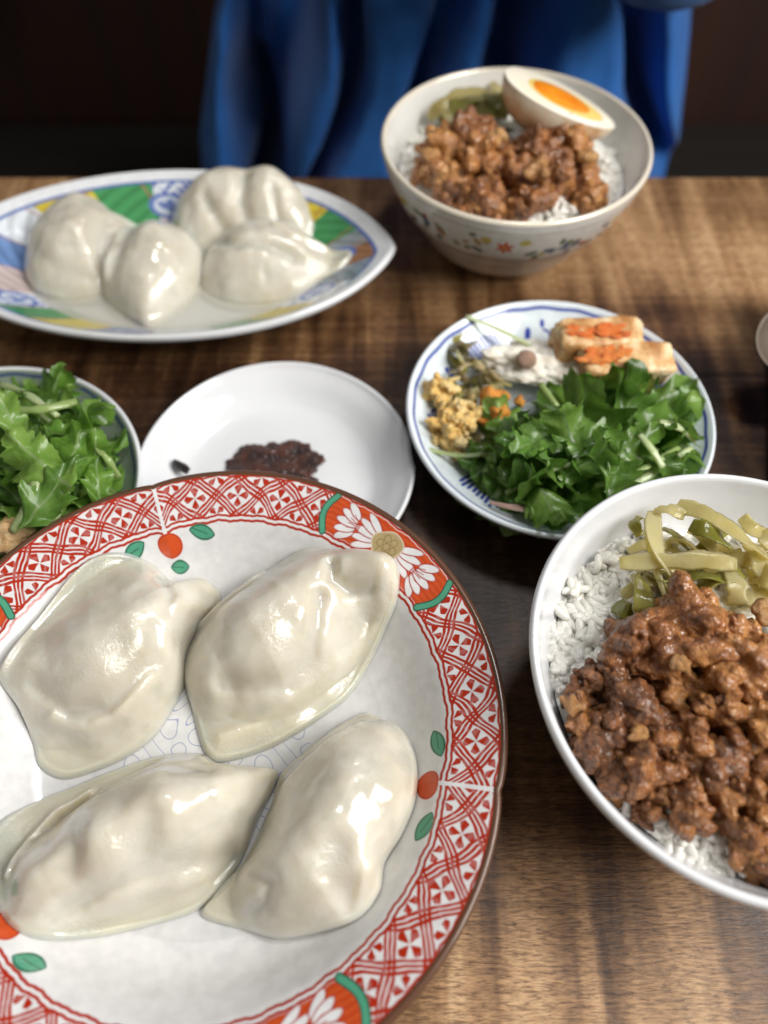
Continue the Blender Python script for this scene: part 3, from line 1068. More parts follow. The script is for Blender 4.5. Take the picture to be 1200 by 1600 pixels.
def saucer_profile(Rr, H, foot=0.034, t=0.0035, floor_r=0.5):
    if floor_r > 0.6:                                     # flat floor and a steeper wall
        inner = smooth_profile([(0.0, 0.0062), (Rr * 0.45, 0.0062), (Rr * 0.66, 0.0066), (Rr * 0.76, 0.0092), (Rr * 0.86, 0.0138), (Rr * 0.94, 0.0172), (Rr - 0.0022, H - 0.0004)], 6)
        rimp = smooth_profile([(Rr - 0.0022, H - 0.0004), (Rr - 0.0011, H + 0.0004), (Rr, H - 0.0006), (Rr - 0.0003, H - 0.0022)], 4)
        outer = smooth_profile([(Rr - 0.0003, H - 0.0022), (Rr * 0.94, H * 0.72), (Rr * 0.84, 0.0082), (Rr * 0.72, 0.0045), (foot + 0.002, 0.0036), (foot, 0.0034)], 6)
        return inner, rimp, outer
    inner = smooth_profile([(0.0, 0.0085), (Rr * floor_r * 0.6, 0.0085), (Rr * floor_r, 0.0092), (Rr * (floor_r + 0.22), H * 0.52), (Rr * 0.88, H * 0.80), (Rr - 0.0022, H - 0.0004)], 6)
    rimp = smooth_profile([(Rr - 0.0022, H - 0.0004), (Rr - 0.0011, H + 0.0004), (Rr, H - 0.0006), (Rr - 0.0003, H - 0.0022)], 4)
    outer = smooth_profile([(Rr - 0.0003, H - 0.0022), (Rr * 0.88, H * 0.80 - t), (Rr * (floor_r + 0.20), H * 0.42 - t * 0.6), (foot + 0.002, 0.0042), (foot, 0.0038)], 6)
    return inner, rimp, outer


def make_saucer(name, c, Rr, H, label, cat, mat_in, mat_rim, mat_out, uvf=None, shape=None, foot=0.034, floor_r=0.5):
    root = empty(name, (c[0], c[1], 0))
    tag(root, label, cat)
    i, r_, o = saucer_profile(Rr, H, foot, floor_r=floor_r)
    lathe('well', i, 240, c, mat_in, root, shape, uvf)
    lathe('rim', r_, 240, c, mat_rim, root, shape)
    lathe('underside', o, 160, c, mat_out, root, shape)
    lathe('foot_ring', [(foot, 0.0038), (foot - 0.0006, 0.0006), (foot - 0.002, 0), (foot - 0.0036, 0.0006), (foot - 0.004, 0.0045), (0, 0.005)], 96, c, mat_out, root)
    return root, dish_floor(i)


SA_C, SA_R = (0.0797, 0.2190), 0.0697
LS_C, LS_R = (-0.1746, 0.1727), 0.0713
SD_C, SD_R = (-0.0489, 0.1952), 0.0622


def paint_blue(base, ink, seed):
    cv = Canvas(2400, 420, 70.0, base)
    r = cv.r[:, None]; a = cv.a[None, :]
    for rr, wd in ((66.3, 0.55), (24.0, 0.4)):
        cv.put(np.clip(0.5 - (np.abs(r - rr + 0.2 * np.sin(a * 23)) - wd) / 0.35, 0, 1), ink)
    rg = random.Random(seed)
    for kk in range(7):
        a0 = kk * 2 * math.pi / 7 + 0.35
        if kk % 2 == 0:
            # comb-like reeds
            for j in range(9):
                aa = a0 + (j - 4) * 2.4 / 55
                cv.stroke([(aa, 51 + rg.uniform(-1, 1)), (aa + 1.6 / 55, 59 + rg.uniform(-1.5, 1.5))], 1.5, ink)
            cv.stroke([(a0 - 12 / 55, 50.5), (a0 + 11 / 55, 52)], 0.9, ink)
        else:
            # scrolling vine
            pts = [(a0 + (j - 8) * 2.1 / 55, 54 + 4 * math.sin(j * 0.9)) for j in range(17)]
            cv.stroke(pts, 1.1, ink)
            for j in range(0, 17, 2):
                cv.ellipse(pts[j][0] + rg.uniform(-1, 1) / 55, pts[j][1] + rg.choice((-2.6, 2.6)), 1.9, 1.2, rg.uniform(0, 3), ink, 0.4)
        cv.ellipse(a0 + 0.45, 56, 1.6, 3.2, 0.2, ink, 0.4)
    X, Y = np.cos(a) * r, np.sin(a) * r
    return cv.img


M['blue_print'] = image_glaze('blue_brush_print', paint_blue((0.66, 0.73, 0.76), (0.030, 0.055, 0.33), 3), 0.13)
M['blue_rim'] = glaze('bluish_rim_glaze', (0.70, 0.75, 0.79))
uvd = lambda rr: (lambda a, r, z, i: (a, min(0.9999, r / rr)))
_, SA_FLOOR = make_saucer('salad_plate', SA_C, SA_R, 0.030, 'white plate with blue brushwork holding salad, tofu and egg, right of the sauce dish', 'plate', M['blue_print'], M['blue_rim'], M['blue_rim'], uvd(SA_R), foot=0.036, floor_r=0.45)
M['shade_print'] = image_glaze('shaded_well_print', paint_blue((0.20, 0.25, 0.19), (0.05, 0.08, 0.16), 8), 0.13)  # green-grey is leaf shade and reflection painted into a white well
_, LS_FLOOR = make_saucer('salad_plate', LS_C, LS_R, 0.030, 'white-rimmed dish, leaf shade painted green-grey inside, full of salad and cut off by the left edge', 'plate', M['shade_print'], M['white_glaze'], M['white_glaze'], uvd(LS_R), foot=0.036, floor_r=0.45)
sd_shape = lambda th, r: (r * math.cos(th) * (1 + 0.012 * math.cos(2 * th)) * (1 - 0.02 * (math.exp(-((th - 0.1) / 0.12) ** 2))), r * math.sin(th))
_, SD_FLOOR = make_saucer('sauce_dish', SD_C, SD_R, 0.0192, 'small plain white dish with a dab of dark chili sauce', 'dish', M['white_glaze'], M['white_glaze'], M['white_glaze'], shape=sd_shape, foot=0.033, floor_r=0.66)


# boat-shaped dumpling plate, far left
OV_C, OV_A, OV_B, OV_H = (-0.1150, 0.3255), 0.1215, 0.0672, 0.034


def ov_shape(th, r):
    """r in 0..1 -> pointed oval"""
    c, s = math.cos(th), math.sin(th)
    x = OV_A * c
    q = max(0.0, 1 - c * c)
    y = math.copysign(OV_B * q ** (0.56 + 0.12 * max(0.0, c) ** 4), s) if q > 0 else 0.0
    # near the middle the shape relaxes to a plain oval
    return r * x, r * y


def paint_oval():
    cv = Canvas(3000, 300, 100.0, (0.74, 0.76, 0.78))
    r = cv.r[:, None]; a = cv.a[None, :]
    Yl, Gr, Bl, Wh, Pk = (0.66, 0.52, 0.05), (0.07, 0.30, 0.11), (0.16, 0.27, 0.52), (0.72, 0.76, 0.80), (0.60, 0.50, 0.48)
    Br = (0.33, 0.17, 0.09)
    # panels by angle (0 = pointed right end, counter-clockwise)
    edges = [(-6, Br), (14, (0.30, 0.34, 0.36)), (24, Gr), (40, Yl), (56, Wh), (80, 'f'), (100, Gr), (118, Yl), (138, Wh), (158, Bl), (180, Pk), (205, 'f'), (222, Gr), (236, Yl), (252, Bl), (268, Wh), (288, Gr), (304, Yl), (318, Wh), (334, (0.25, 0.3, 0.36))]
    deg = np.degrees(a) % 360
    for i, (e, c) in enumerate(edges):
        e2 = edges[(i + 1) % len(edges)][0]
        e2 = e2 + 360 if e2 <= e else e2
        off = (deg - e) % 360
        m = ((off < (e2 - e)) & (r > 58) & (r < 91)).astype(float)
        if c == 'f':
            mot = (np.sin(a * 130) * np.sin(r * 1.1) + 0.7 * np.sin(a * 70 + r * 0.7) > 0.25)
            cv.put(m, Wh)
            cv.put(m * mot, (0.10, 0.14, 0.42))
        else:
            tone = 0.85 + 0.15 * np.sin(r * 0.8 + a * 40)
            cv.put(m, c)
            cv.put(m * (tone < 0.8), tuple(x * 0.75 for x in c))
        ln = np.clip(0.5 - (np.abs((deg - e - 0.18 * (r - 75) + 180) % 360 - 180) * 1.2 - 0.35) / 0.3, 0, 1) * (r > 58) * (r < 91)
        cv.put(ln, (0.42, 0.14, 0.10))
    for rr, wd, c in ((91, 0.8, (0.10, 0.16, 0.42)), (58, 0.7, (0.30, 0.38, 0.40))):
        cv.put(np.clip(0.5 - (np.abs(r - rr) - wd) / 0.4, 0, 1) * np.ones_like(a), c)
    # round blue medallions
    for dg in (12, 68, 96, 128, 214, 262, 330):
        cv.ellipse(math.radians(dg), 76, 9, 8, 0, (0.12, 0.18, 0.45), 0.5)
        cv.ellipse(math.radians(dg), 76, 6.6, 5.8, 0, (0.62, 0.68, 0.76), 0.5)
        cv.ellipse(math.radians(dg), 76, 4, 3.4, 0.5, (0.14, 0.20, 0.45), 0.5, irregular=0.25)
    return cv.img


M['oval_print'] = image_glaze('coloured_panel_print', paint_oval(), 0.12)
oval = empty('plate', (OV_C[0], OV_C[1], 0))
tag(oval, 'boat-shaped plate with yellow, green and blue panels holding four dumplings', 'plate')
ov_in = smooth_profile([(0.0, 0.0105), (0.40, 0.0108), (0.56, 0.0125), (0.70, 0.0185), (0.86, 0.0275), (0.945, 0.0325), (0.965, 0.0337)], 7)
lathe('well', ov_in, 320, OV_C, M['oval_print'], oval, ov_shape, lambda a, r, z, i: (a, min(0.9999, r)))
lathe('rim', smooth_profile([(0.965, 0.0337), (0.98, 0.0343), (0.993, 0.0336), (0.998, 0.032), (0.985, 0.0298)], 4), 320, OV_C, M['white_glaze'], oval, ov_shape)
lathe('underside', smooth_profile([(0.985, 0.0298), (0.86, 0.0225), (0.70, 0.013), (0.56, 0.0065), (0.50, 0.0055)], 4), 320, OV_C, M['white_glaze'], oval, ov_shape)
lathe('foot_ring', [(0.50, 0.0055), (0.495, 0.0006), (0.48, 0.0), (0.465, 0.0006), (0.46, 0.0065), (0.0, 0.007)], 160, OV_C, M['white_glaze'], oval, ov_shape)


def ov_floor_at(x, y):
    dx, dy = (x - OV_C[0]) / OV_A, (y - OV_C[1]) / OV_B
    rr = np.sqrt(dx * dx + dy * dy)
    return np.interp(rr, ov_in[:, 0], ov_in[:, 1])


# ------------------------------------------------------------------ dumplings
def close_spline(pts, n):
    p = np.asarray(pts, float)
    m = len(p)
    out = []
    k = max(2, n // m)
    for i in range(m):
        a, b, c, d = p[i - 1], p[i], p[(i + 1) % m], p[(i + 2) % m]
        for t in np.linspace(0, 1, k, endpoint=False):
            out.append(0.5 * ((2 * b) + (c - a) * t + (2 * a - 5 * b + 4 * c - d) * t * t + (3 * b - a - 3 * c + d) * t ** 3))
    return np.array(out)


BW = 1.32
HS = 0.76


def dumpling(label, outline, spines, creases, floor_at, seed, group, skirt=0.0024, wave=0.0016, lumpy=0.0008, center=None, bw=BW, cd=0.9, base=0.0045):
    """outline: world (x, y); spines: polylines of (x, y, radius, height); creases: (polyline xy, width, depth)"""
    B = close_spline(outline, 260)
    c = np.mean(B, axis=0) if center is None else np.array(center)
    nb = len(B)
    ns = 72
    s = np.linspace(0, 1, ns) ** 0.72
    P = c + (B - c)[None, :, :] * s[1:, None, None]
    P = np.vstack([c[None, :], P.reshape(-1, 2)])
    S = np.concatenate([[0.0], np.repeat(s[1:], nb)])
    x, y = P[:, 0], P[:, 1]
    fl = floor_at(x, y)
    bulge = np.zeros(len(P))
    acc = np.zeros(len(P))
    K = 420.0
    for sp in spines:
        sp = np.array(sp, float)
        for a, b in zip(sp[:-1], sp[1:]):
            d, t = seg_dist(P, a[:2], b[:2])
            rr = a[2] + (b[2] - a[2]) * t
            hh = a[3] + (b[3] - a[3]) * t
            q = np.clip(1 - (d / (rr * bw * 1.18)) ** 2.1, 0, 1) ** 1.2
            acc += np.exp(K * hh * q) - 1
    bulge = np.log1p(acc) / K
    lo = np.array([fbm((px * 48 + seed * 3.1, py * 48, seed), 3) for px, py in P])
    hi = np.array([fbm((px * 140, py * 140 + seed * 2.3, seed), 3) for px, py in P])
    z = skirt + bulge * HS + lo * lumpy * (0.35 + np.clip(bulge / 0.012, 0, 1)) + hi * 0.00012
    z += wave * np.array([noise.noise((px * 90 + seed, py * 90, 1.7)) for px, py in P]) * np.clip(S * 2 - 0.8, 0, 1)
    for line, wd, dp in creases:
        line = np.array(line, float)
        best = np.full(len(P), 9.0)
        for a, b in zip(line[:-1], line[1:]):
            best = np.minimum(best, seg_dist(P, a, b)[0])
        z += cd * dp * np.exp(-(best / wd) ** 2)
    z += base * np.clip(1 - S ** 2.2, 0, 1) + 0.0009 * np.exp(-((S - 0.955) / 0.018) ** 2)
    edge = np.sqrt(np.clip(1 - S ** 8, 0, 1))
    z = 0.0005 + np.maximum(z, 0.0018) * edge
    top = np.column_stack([x, y, fl + z])
    # the under-face lies along the dish
    bot = np.column_stack([x, y, fl + 0.0002])
    V = np.vstack([top, bot])
    nt = len(top)
    F = []
    for j in range(nb):
        F.append((0, 1 + j, 1 + (j + 1) % nb))
        F.append((nt, nt + 1 + (j + 1) % nb, nt + 1 + j))
    for i in range(ns - 2):
        o = 1 + i * nb
        for j in range(nb):
            j2 = (j + 1) % nb
            F.append((o + j, o + nb + j, o + nb + j2, o + j2))
            F.append((nt + o + j, nt + o + j2, nt + o + nb + j2, nt + o + nb + j))
    o = 1 + (ns - 2) * nb
    for j in range(nb):
        j2 = (j + 1) % nb
        F.append((o + j, nt + o + j, nt + o + j2, o + j2))
    o_ = mesh_obj('dumpling', V, F, M['dough'])
    at_ = o_.data.attributes.new('filling', 'FLOAT', 'POINT')
    at_.data.foreach_set('value', np.tile(np.clip(bulge / 0.02, 0, 1), 2).astype(np.float32))
    return tag(o_, label, 'dumpling', group)


def pxo(pts, vmid, zl=0.0245, zh=0.036):
    """photograph outline -> world; the far side is seen at mid height, the near side at the skirt"""
    out = []
    vmin = min(p[1] for p in pts); vmax = max(p[1] for p in pts)
    for u, v in pts:
        f = np.clip((v - vmin) / (vmax - vmin), 0, 1)
        f = f * f * (3 - 2 * f)
        q = at(u, v, zh + (zl - zh) * f)
        out.append(q[:2])
    return out


def pxs(nodes, base=0.021):
    """(u, v, radius px, height) -> world; the point is where the top of the bulge is seen"""
    out = []
    for u, v, r, h in nodes:
        z = base + h
        q = at(u, v, z)
        q2 = at(u + r, v, z)
        out.append((q[0], q[1], abs(q2[0] - q[0]), h))
    return out


def pxl(pts, z=0.035):
    return [at(u, v, z)[:2] for u, v in pts]


G1 = 'boiled dumplings on the red bordered plate'
dumpling('upper left dumpling on the red bordered plate, its knotted corner pointing right',
         pxo([(15, 1069), (36, 1020), (60, 988), (94, 943), (126, 908), (165, 880), (206, 872), (240, 880), (262, 896), (290, 898), (315, 890), (335, 905), (332, 930), (305, 962), (288, 1000), (284, 1050), (264, 1100), (236, 1146), (196, 1178), (150, 1200), (95, 1215), (60, 1197), (52, 1165), (36, 1115)], 1030),
         [pxs([(85, 1055, 62, 0.020), (150, 1010, 92, 0.029), (215, 960, 85, 0.029), (235, 935, 62, 0.022)]), pxs([(250, 925, 40, 0.016), (312, 915, 24, 0.012)])],
         [(pxl([(70, 1085), (120, 1120), (180, 1118), (215, 1095), (258, 1045), (262, 1005)], 0.030), 0.0030, -0.0032), (pxl([(95, 1135), (150, 1150), (205, 1125), (250, 1075)], 0.028), 0.0024, 0.0024), (pxl([(255, 905), (275, 940), (270, 975)], 0.036), 0.002, -0.0025), (pxl([(25, 1068), (66, 1000), (130, 925), (165, 890)], 0.030), 0.0013, 0.0042)],
         big_floor_at, 1.0, G1)
dumpling('upper right dumpling on the red bordered plate, its open pleat near the gold blossom',
         pxo([(276, 1020), (279, 984), (302, 949), (340, 921), (378, 896), (414, 880), (449, 866), (482, 861), (526, 870), (580, 882), (612, 894), (624, 915), (620, 952), (602, 985), (574, 1035), (545, 1080), (512, 1108), (456, 1146), (405, 1172), (345, 1188), (322, 1180), (308, 1150), (293, 1095), (281, 1057)], 1020),
         [pxs([(335, 1020, 58, 0.022), (395, 970, 88, 0.031), (455, 930, 86, 0.031), (490, 915, 60, 0.024)]), pxs([(520, 905, 40, 0.020), (590, 915, 40, 0.016)])],
         [(pxl([(520, 893), (522, 915), (545, 925), (580, 928)], 0.042), 0.0022, -0.0045), (pxl([(505, 960), (500, 990), (492, 1032), (449, 1074), (400, 1080), (350, 1075)], 0.032), 0.0028, -0.0036), (pxl([(602, 975), (540, 1040), (470, 1095), (400, 1135), (345, 1150)], 0.026), 0.0022, 0.0020), (pxl([(300, 960), (345, 935), (395, 905), (410, 890)], 0.036), 0.0013, 0.0042)],
         big_floor_at, 2.0, G1, bw=1.2)
dumpling('lower left dumpling on the red bordered plate, long and lying along the left side',
         pxo([(6, 1380), (-8, 1340), (-6, 1285), (38, 1243), (96, 1214), (153, 1189), (230, 1164), (299, 1160), (330, 1176), (383, 1182), (425, 1188), (420, 1220), (396, 1272), (374, 1335), (335, 1395), (291, 1428), (192, 1457), (134, 1468), (84, 1470), (50, 1455), (22, 1420)], 1300),
         [pxs([(70, 1360, 66, 0.024), (150, 1305, 84, 0.030), (250, 1255, 88, 0.031), (330, 1235, 66, 0.025)]), pxs([(345, 1225, 40, 0.014), (400, 1200, 26, 0.008)])],
         [(pxl([(100, 1440), (153, 1407), (230, 1373), (326, 1345), (360, 1330)], 0.028), 0.0026, -0.0030), (pxl([(60, 1452), (150, 1430), (240, 1400), (320, 1375)], 0.026), 0.0028, 0.0022), (pxl([(20, 1370), (40, 1310), (80, 1265), (130, 1230)], 0.034), 0.0013, 0.0042), (pxl([(115, 1290), (118, 1330), (108, 1360)], 0.048), 0.0035, -0.0022), (pxl([(215, 1325), (230, 1300), (240, 1275)], 0.048), 0.004, -0.0018), (pxl([(105, 1250), (190, 1215), (260, 1198), (330, 1205)], 0.036), 0.0022, -0.0024)],
         big_floor_at, 3.0, G1, bw=1.12, base=0.0050)
dumpling('lower right dumpling on the red bordered plate, standing on end beside the red berry',
         pxo([(418, 1246), (424, 1215), (440, 1185), (496, 1138), (545, 1104), (575, 1095), (598, 1108), (626, 1126), (645, 1160), (653, 1205), (648, 1258), (628, 1308), (602, 1352), (594, 1398), (565, 1437), (515, 1456), (440, 1468), (385, 1454), (314, 1432), (326, 1404), (345, 1377), (366, 1356), (388, 1319), (406, 1275)], 1280),
         [pxs([(592, 1152, 50, 0.024), (556, 1208, 84, 0.032), (520, 1280, 92, 0.032), (470, 1345, 80, 0.029), (435, 1385, 56, 0.021)]), pxs([(590, 1240, 58, 0.024), (582, 1330, 46, 0.016)])],
         [(pxl([(395, 1425), (420, 1415), (430, 1385), (400, 1370)], 0.034), 0.0022, -0.0030), (pxl([(470, 1165), (520, 1130), (560, 1110), (590, 1115)], 0.040), 0.0022, -0.0032), (pxl([(440, 1220), (500, 1165), (560, 1125)], 0.040), 0.0016, 0.0022), (pxl([(545, 1410), (520, 1370), (530, 1330)], 0.045), 0.0045, -0.0026), (pxl([(655, 1230), (620, 1310), (575, 1375), (560, 1420)], 0.030), 0.0018, 0.0016)],
         big_floor_at, 4.0, G1)

G2 = 'boiled dumplings on the boat-shaped plate'


def dome_outline(cx, cy, a, b, rot, pinch=(), n=26):
    """pinch: (angle, extra, width) ears drawn out from the oval"""
    out = []
    for i in range(n):
        th = 2 * math.pi * i / n
        f = 1.0 + 0.03 * math.sin(3 * th + cx * 60)
        for pa, ex, wd in pinch:
            d = (th - pa + math.pi) % (2 * math.pi) - math.pi
            f += ex * math.exp(-(d / wd) ** 2)
        x, y = a * f * math.cos(th), b * f * math.sin(th)
        out.append((cx + x * math.cos(rot) - y * math.sin(rot), cy + x * math.sin(rot) + y * math.cos(rot)))
    return out


HF = 0.74


def far_dumpling(label, u, v, a, b, rot, h, seed, pinch, spine, creases):
    """(u, v): where the near foot of the dumpling meets the plate"""
    p = at(u, v, 0.014)
    cr, sr = math.cos(rot), math.sin(rot)
    hb = math.hypot(a * sr, b * cr)
    cx, cy = p[0], p[1] + hb
    W = lambda q: (cx + q[0] * cr - q[1] * sr, cy + q[0] * sr + q[1] * cr)
    sp = [[(*W(q), q[2] * 0.95, q[3] * HF) for q in s] for s in spine]
    crs = [([W(q) for q in ln], wd * 1.15, dp * 0.62) for ln, wd, dp in creases]
    dumpling(label, dome_outline(cx, cy, a, b, rot, pinch), sp, crs, ov_floor_at, seed, G2, lumpy=0.0010)


far_dumpling('left dumpling on the boat-shaped plate, tallest at its hump', 112, 478, 0.030, 0.034, 0.0, 0.036, 5.0, [(0.6, 0.28, 0.25)],
             [[(-0.013, -0.008, 0.018, 0.024), (-0.004, 0.002, 0.024, 0.036), (0.004, 0.012, 0.022, 0.036), (0.016, 0.016, 0.012, 0.022)], [(0.006, -0.014, 0.020, 0.020), (-0.004, -0.016, 0.018, 0.017)]],
             [([(0.016, 0.010), (0.014, -0.004), (0.016, -0.016)], 0.003, -0.005), ([(-0.022, -0.010), (-0.006, -0.020), (0.01, -0.024)], 0.003, -0.002)])
far_dumpling('second dumpling from the left on the boat-shaped plate, its tail towards the viewer', 228, 503, 0.0285, 0.033, -0.25, 0.034, 6.0, [(5.1, 0.2, 0.3)],
             [[(-0.007, 0.016, 0.020, 0.034), (-0.001, 0.008, 0.025, 0.042), (0.002, -0.006, 0.025, 0.037), (0.006, -0.016, 0.019, 0.026)], [(0.010, -0.018, 0.012, 0.014), (0.018, -0.030, 0.009, 0.008)]],
             [([(-0.012, 0.016), (-0.012, 0.0), (-0.012, -0.018)], 0.0034, -0.007), ([(-0.019, 0.012), (-0.02, 0.0), (-0.018, -0.018)], 0.002, 0.004)])
far_dumpling('rear dumpling with deep pleats on the boat-shaped plate, behind the two middle ones', 368, 412, 0.040, 0.026, 0.0, 0.04, 7.0, [(5.9, 0.18, 0.25), (3.9, 0.2, 0.3)],
             [[(-0.026, 0.000, 0.018, 0.026), (-0.012, 0.003, 0.020, 0.031), (0.004, 0.001, 0.018, 0.026), (0.018, 0.004, 0.017, 0.029), (0.028, 0.0, 0.012, 0.022)], [(-0.020, -0.010, 0.016, 0.018), (0.020, -0.012, 0.014, 0.015)]],
             [([(-0.016, 0.002), (-0.010, -0.008), (0.002, -0.022)], 0.0030, -0.007), ([(0.006, 0.012), (0.004, -0.002), (0.009, -0.012)], 0.0034, -0.006), ([(0.022, 0.002), (0.024, -0.008), (0.030, -0.016)], 0.0024, -0.005)])
far_dumpling('right dumpling on the boat-shaped plate, pointed end towards the plate tip', 402, 484, 0.036, 0.030, 0.05, 0.034, 8.0, [(6.2, 0.42, 0.22)],
             [[(-0.016, -0.002, 0.020, 0.027), (-0.004, 0.004, 0.024, 0.034), (0.008, 0.004, 0.021, 0.030), (0.022, 0.000, 0.012, 0.017)], [(-0.012, -0.012, 0.018, 0.019), (0.012, -0.012, 0.018, 0.015)]],
             [([(-0.022, 0.004), (-0.010, -0.004), (0.004, -0.004), (0.018, -0.008)], 0.003, -0.004), ([(0.010, 0.010), (0.020, 0.004), (0.036, 0.002)], 0.002, 0.003), ([(0.028, -0.002), (0.046, -0.001)], 0.0025, -0.003)])


# broth
def disc(name, c, shape, z, mat, seg=160, rings=10, rmax=1.0, dome=0.0):
    V, F = [(c[0], c[1], z)], []
    for i in range(1, rings + 1):
        for j in range(seg):
            x, y = shape(2 * math.pi * j / seg, rmax * i / rings)
            V.append((c[0] + x, c[1] + y, z + dome * 0))
    for j in range(seg):
        F.append((0, 1 + j, 1 + (j + 1) % seg))
    for i in range(rings - 1):
        for j in range(seg):
            o = 1 + i * seg
            F.append((o + j, o + seg + j, o + seg + (j + 1) % seg, o + (j + 1) % seg))
    return mesh_obj(name, V, F, mat)


tag(disc('broth', BIG_C, lambda th, r: (r * math.cos(th), r * math.sin(th)), 0.0229, M['broth'], rmax=0.0608), 'thin clear broth pooled round the four near dumplings', kind='stuff')
tag(disc('broth', OV_C, ov_shape, 0.0165, M['broth_cloudy'], rmax=0.66), 'cloudy broth pooled in the boat-shaped plate', kind='stuff')


# ------------------------------------------------------------------ rice, meat and pickles in the bowls
def grain_mesh():
    V, F = [], []
    n, m = 11, 8
    for i in range(n):
        x = -math.cos(math.pi * i / (n - 1))
        rr = max(0.004, (1 - abs(x) ** 3.0)) ** 0.5
        for j in range(m):
            th = 2 * math.pi * j / m
            V.append((x * 0.0031, rr * 0.00140 * math.cos(th) + 0.0004 * (1 - x * x), rr * 0.00125 * math.sin(th)))
    for i in range(n - 1):
        for j in range(m):
            F.append((i * m + j, (i + 1) * m + j, (i + 1) * m + (j + 1) % m, i * m + (j + 1) % m))
    F.append(tuple(range(m))[::-1]); F.append(tuple(range((n - 1) * m, n * m)))
    me = bpy.data.meshes.new('rice_grain')
    me.from_pydata(V, [], [f[::-1] for f in F])
    me.polygons.foreach_set('use_smooth', [True] * len(me.polygons))
    me.materials.append(M['rice'])
    return me


GRAIN = grain_mesh()


def build_rice(c, Rr, H, level, hump, label, spots, extra):
    """mound filling the bowl, with grains lying in the visible spots"""
    _, inner = bowl_profile(Rr, H, 0.030, 0.008)
    rz = inner[::-1]
    rad = lambda z: float(np.interp(z, rz[:, 1], rz[:, 0]))
    Rm = rad(level)

    def top(x, y):
        d = math.hypot(x - c[0], y - c[1]) / Rm
        return level + hump * (1 - min(1, d) ** 2) + 0.0016 * fbm((x * 160, y * 160, 2), 3)
    nr, seg = 40, 128
    V, F = [(c[0], c[1], top(*c))], []
    for i in range(1, nr + 1):
        for j in range(seg):
            th = 2 * math.pi * j / seg
            rr = (Rm - 0.0005) * i / nr
            x, y = c[0] + rr * math.cos(th), c[1] + rr * math.sin(th)
            V.append((x, y, top(x, y)))
    for j in range(seg):
        F.append((0, 1 + j, 1 + (j + 1) % seg))
    for i in range(nr - 1):
        o = 1 + i * seg
        for j in range(seg):
            F.append((o + j, o + seg + j, o + seg + (j + 1) % seg, o + (j + 1) % seg))
    rice = mesh_obj('boiled_rice', V, F, M['rice_body'])
    tag(rice, label, 'rice')
    count = 0
    rest_v, rest_f = [], []
    gv = np.array([v.co[:] for v in GRAIN.vertices])
    gf = [tuple(p.vertices) for p in GRAIN.polygons]
    todo = []
    for (poly, n, lift) in spots:
        poly = np.array(poly, float)
        lo, hi = poly.min(0), poly.max(0)
        got = 0
        tries = 0
        while got < n and tries < n * 30:
            tries += 1
            u, v = rng.uniform(lo[0], hi[0]), rng.uniform(lo[1], hi[1])
            ins = False
            for a, b in zip(poly, np.roll(poly, -1, 0)):
                if (a[1] > v) != (b[1] > v) and u < (b[0] - a[0]) * (v - a[1]) / (b[1] - a[1]) + a[0]:
                    ins = not ins
            if not ins:
                continue
            p = at(u, v, level + hump * 0.5)
            d = math.hypot(p[0] - c[0], p[1] - c[1])
            if d > Rm + 0.002:
                continue
            clump = max(0, fbm((p[0] * 95, p[1] * 95, 4), 2))
            z = top(p[0], p[1]) + rng.uniform(-0.0004, 0.0016) + lift * clump
            if d > rad(z) - 0.002:
                z = top(p[0], p[1]) + 0.0006
            todo.append((p[0], p[1], z))
            got += 1
    rng.shuffle(todo)
    todo.sort(key=lambda q: -q[2])
    for i in range(extra):                                 # the rest of the surface
        rr, th = Rm * math.sqrt(rng.uniform(0, 0.97)), rng.uniform(0, 6.283)
        x, y = c[0] + rr * math.cos(th), c[1] + rr * math.sin(th)
        todo.append((x, y, top(x, y) + rng.uniform(-0.0003, 0.0012)))
    for i, (x, y, z) in enumerate(todo):
        rot = Euler((rng.uniform(-0.5, 0.5), rng.uniform(-0.55, 0.55), rng.uniform(0, 6.28)))
        sc = rng.uniform(0.95, 1.30)
        if i < 300:
            place('rice_grain', GRAIN, (x, y, z), rot, sc, rice)
        else:
            mt = Matrix.LocRotScale(Vector((x, y, z)), rot, Vector((sc,) * 3))
            o = len(rest_v)
            rest_v += [mt @ Vector(q) for q in gv]
            rest_f += [tuple(o + a for a in f) for f in gf]
    if rest_v:
        rs = mesh_obj('rice_grain_layer', rest_v, rest_f, M['rice'], rice)
        rs['kind'] = 'stuff'
    return top


NB_TOP = build_rice(NB_C, NB_R, NB_H, 0.044, 0.006, 'white rice in the near plain bowl, bare along its left side',
                    [([(830, 1010), (870, 900), (910, 840), (1000, 800), (1080, 850), (1060, 960), (960, 1050), (870, 1070)], 430, 0.009), ([(1010, 1260), (1060, 1255), (1130, 1290), (1190, 1390), (1150, 1400), (1040, 1330)], 120, 0.005)], 900)
FB_TOP = build_rice(FB_C, FB_R, FB_H, 0.046, 0.005, 'white rice in the far flowered bowl, showing round the pork',
                    [([(640, 200), (700, 180), (720, 230), (660, 280)], 60, 0.004), ([(900, 230), (955, 220), (970, 260), (950, 330), (915, 320)], 90, 0.005), ([(850, 310), (905, 310), (915, 345), (850, 350)], 50, 0.008), ([(660, 300), (720, 310), (740, 345), (690, 335)], 50, 0.002)], 300)

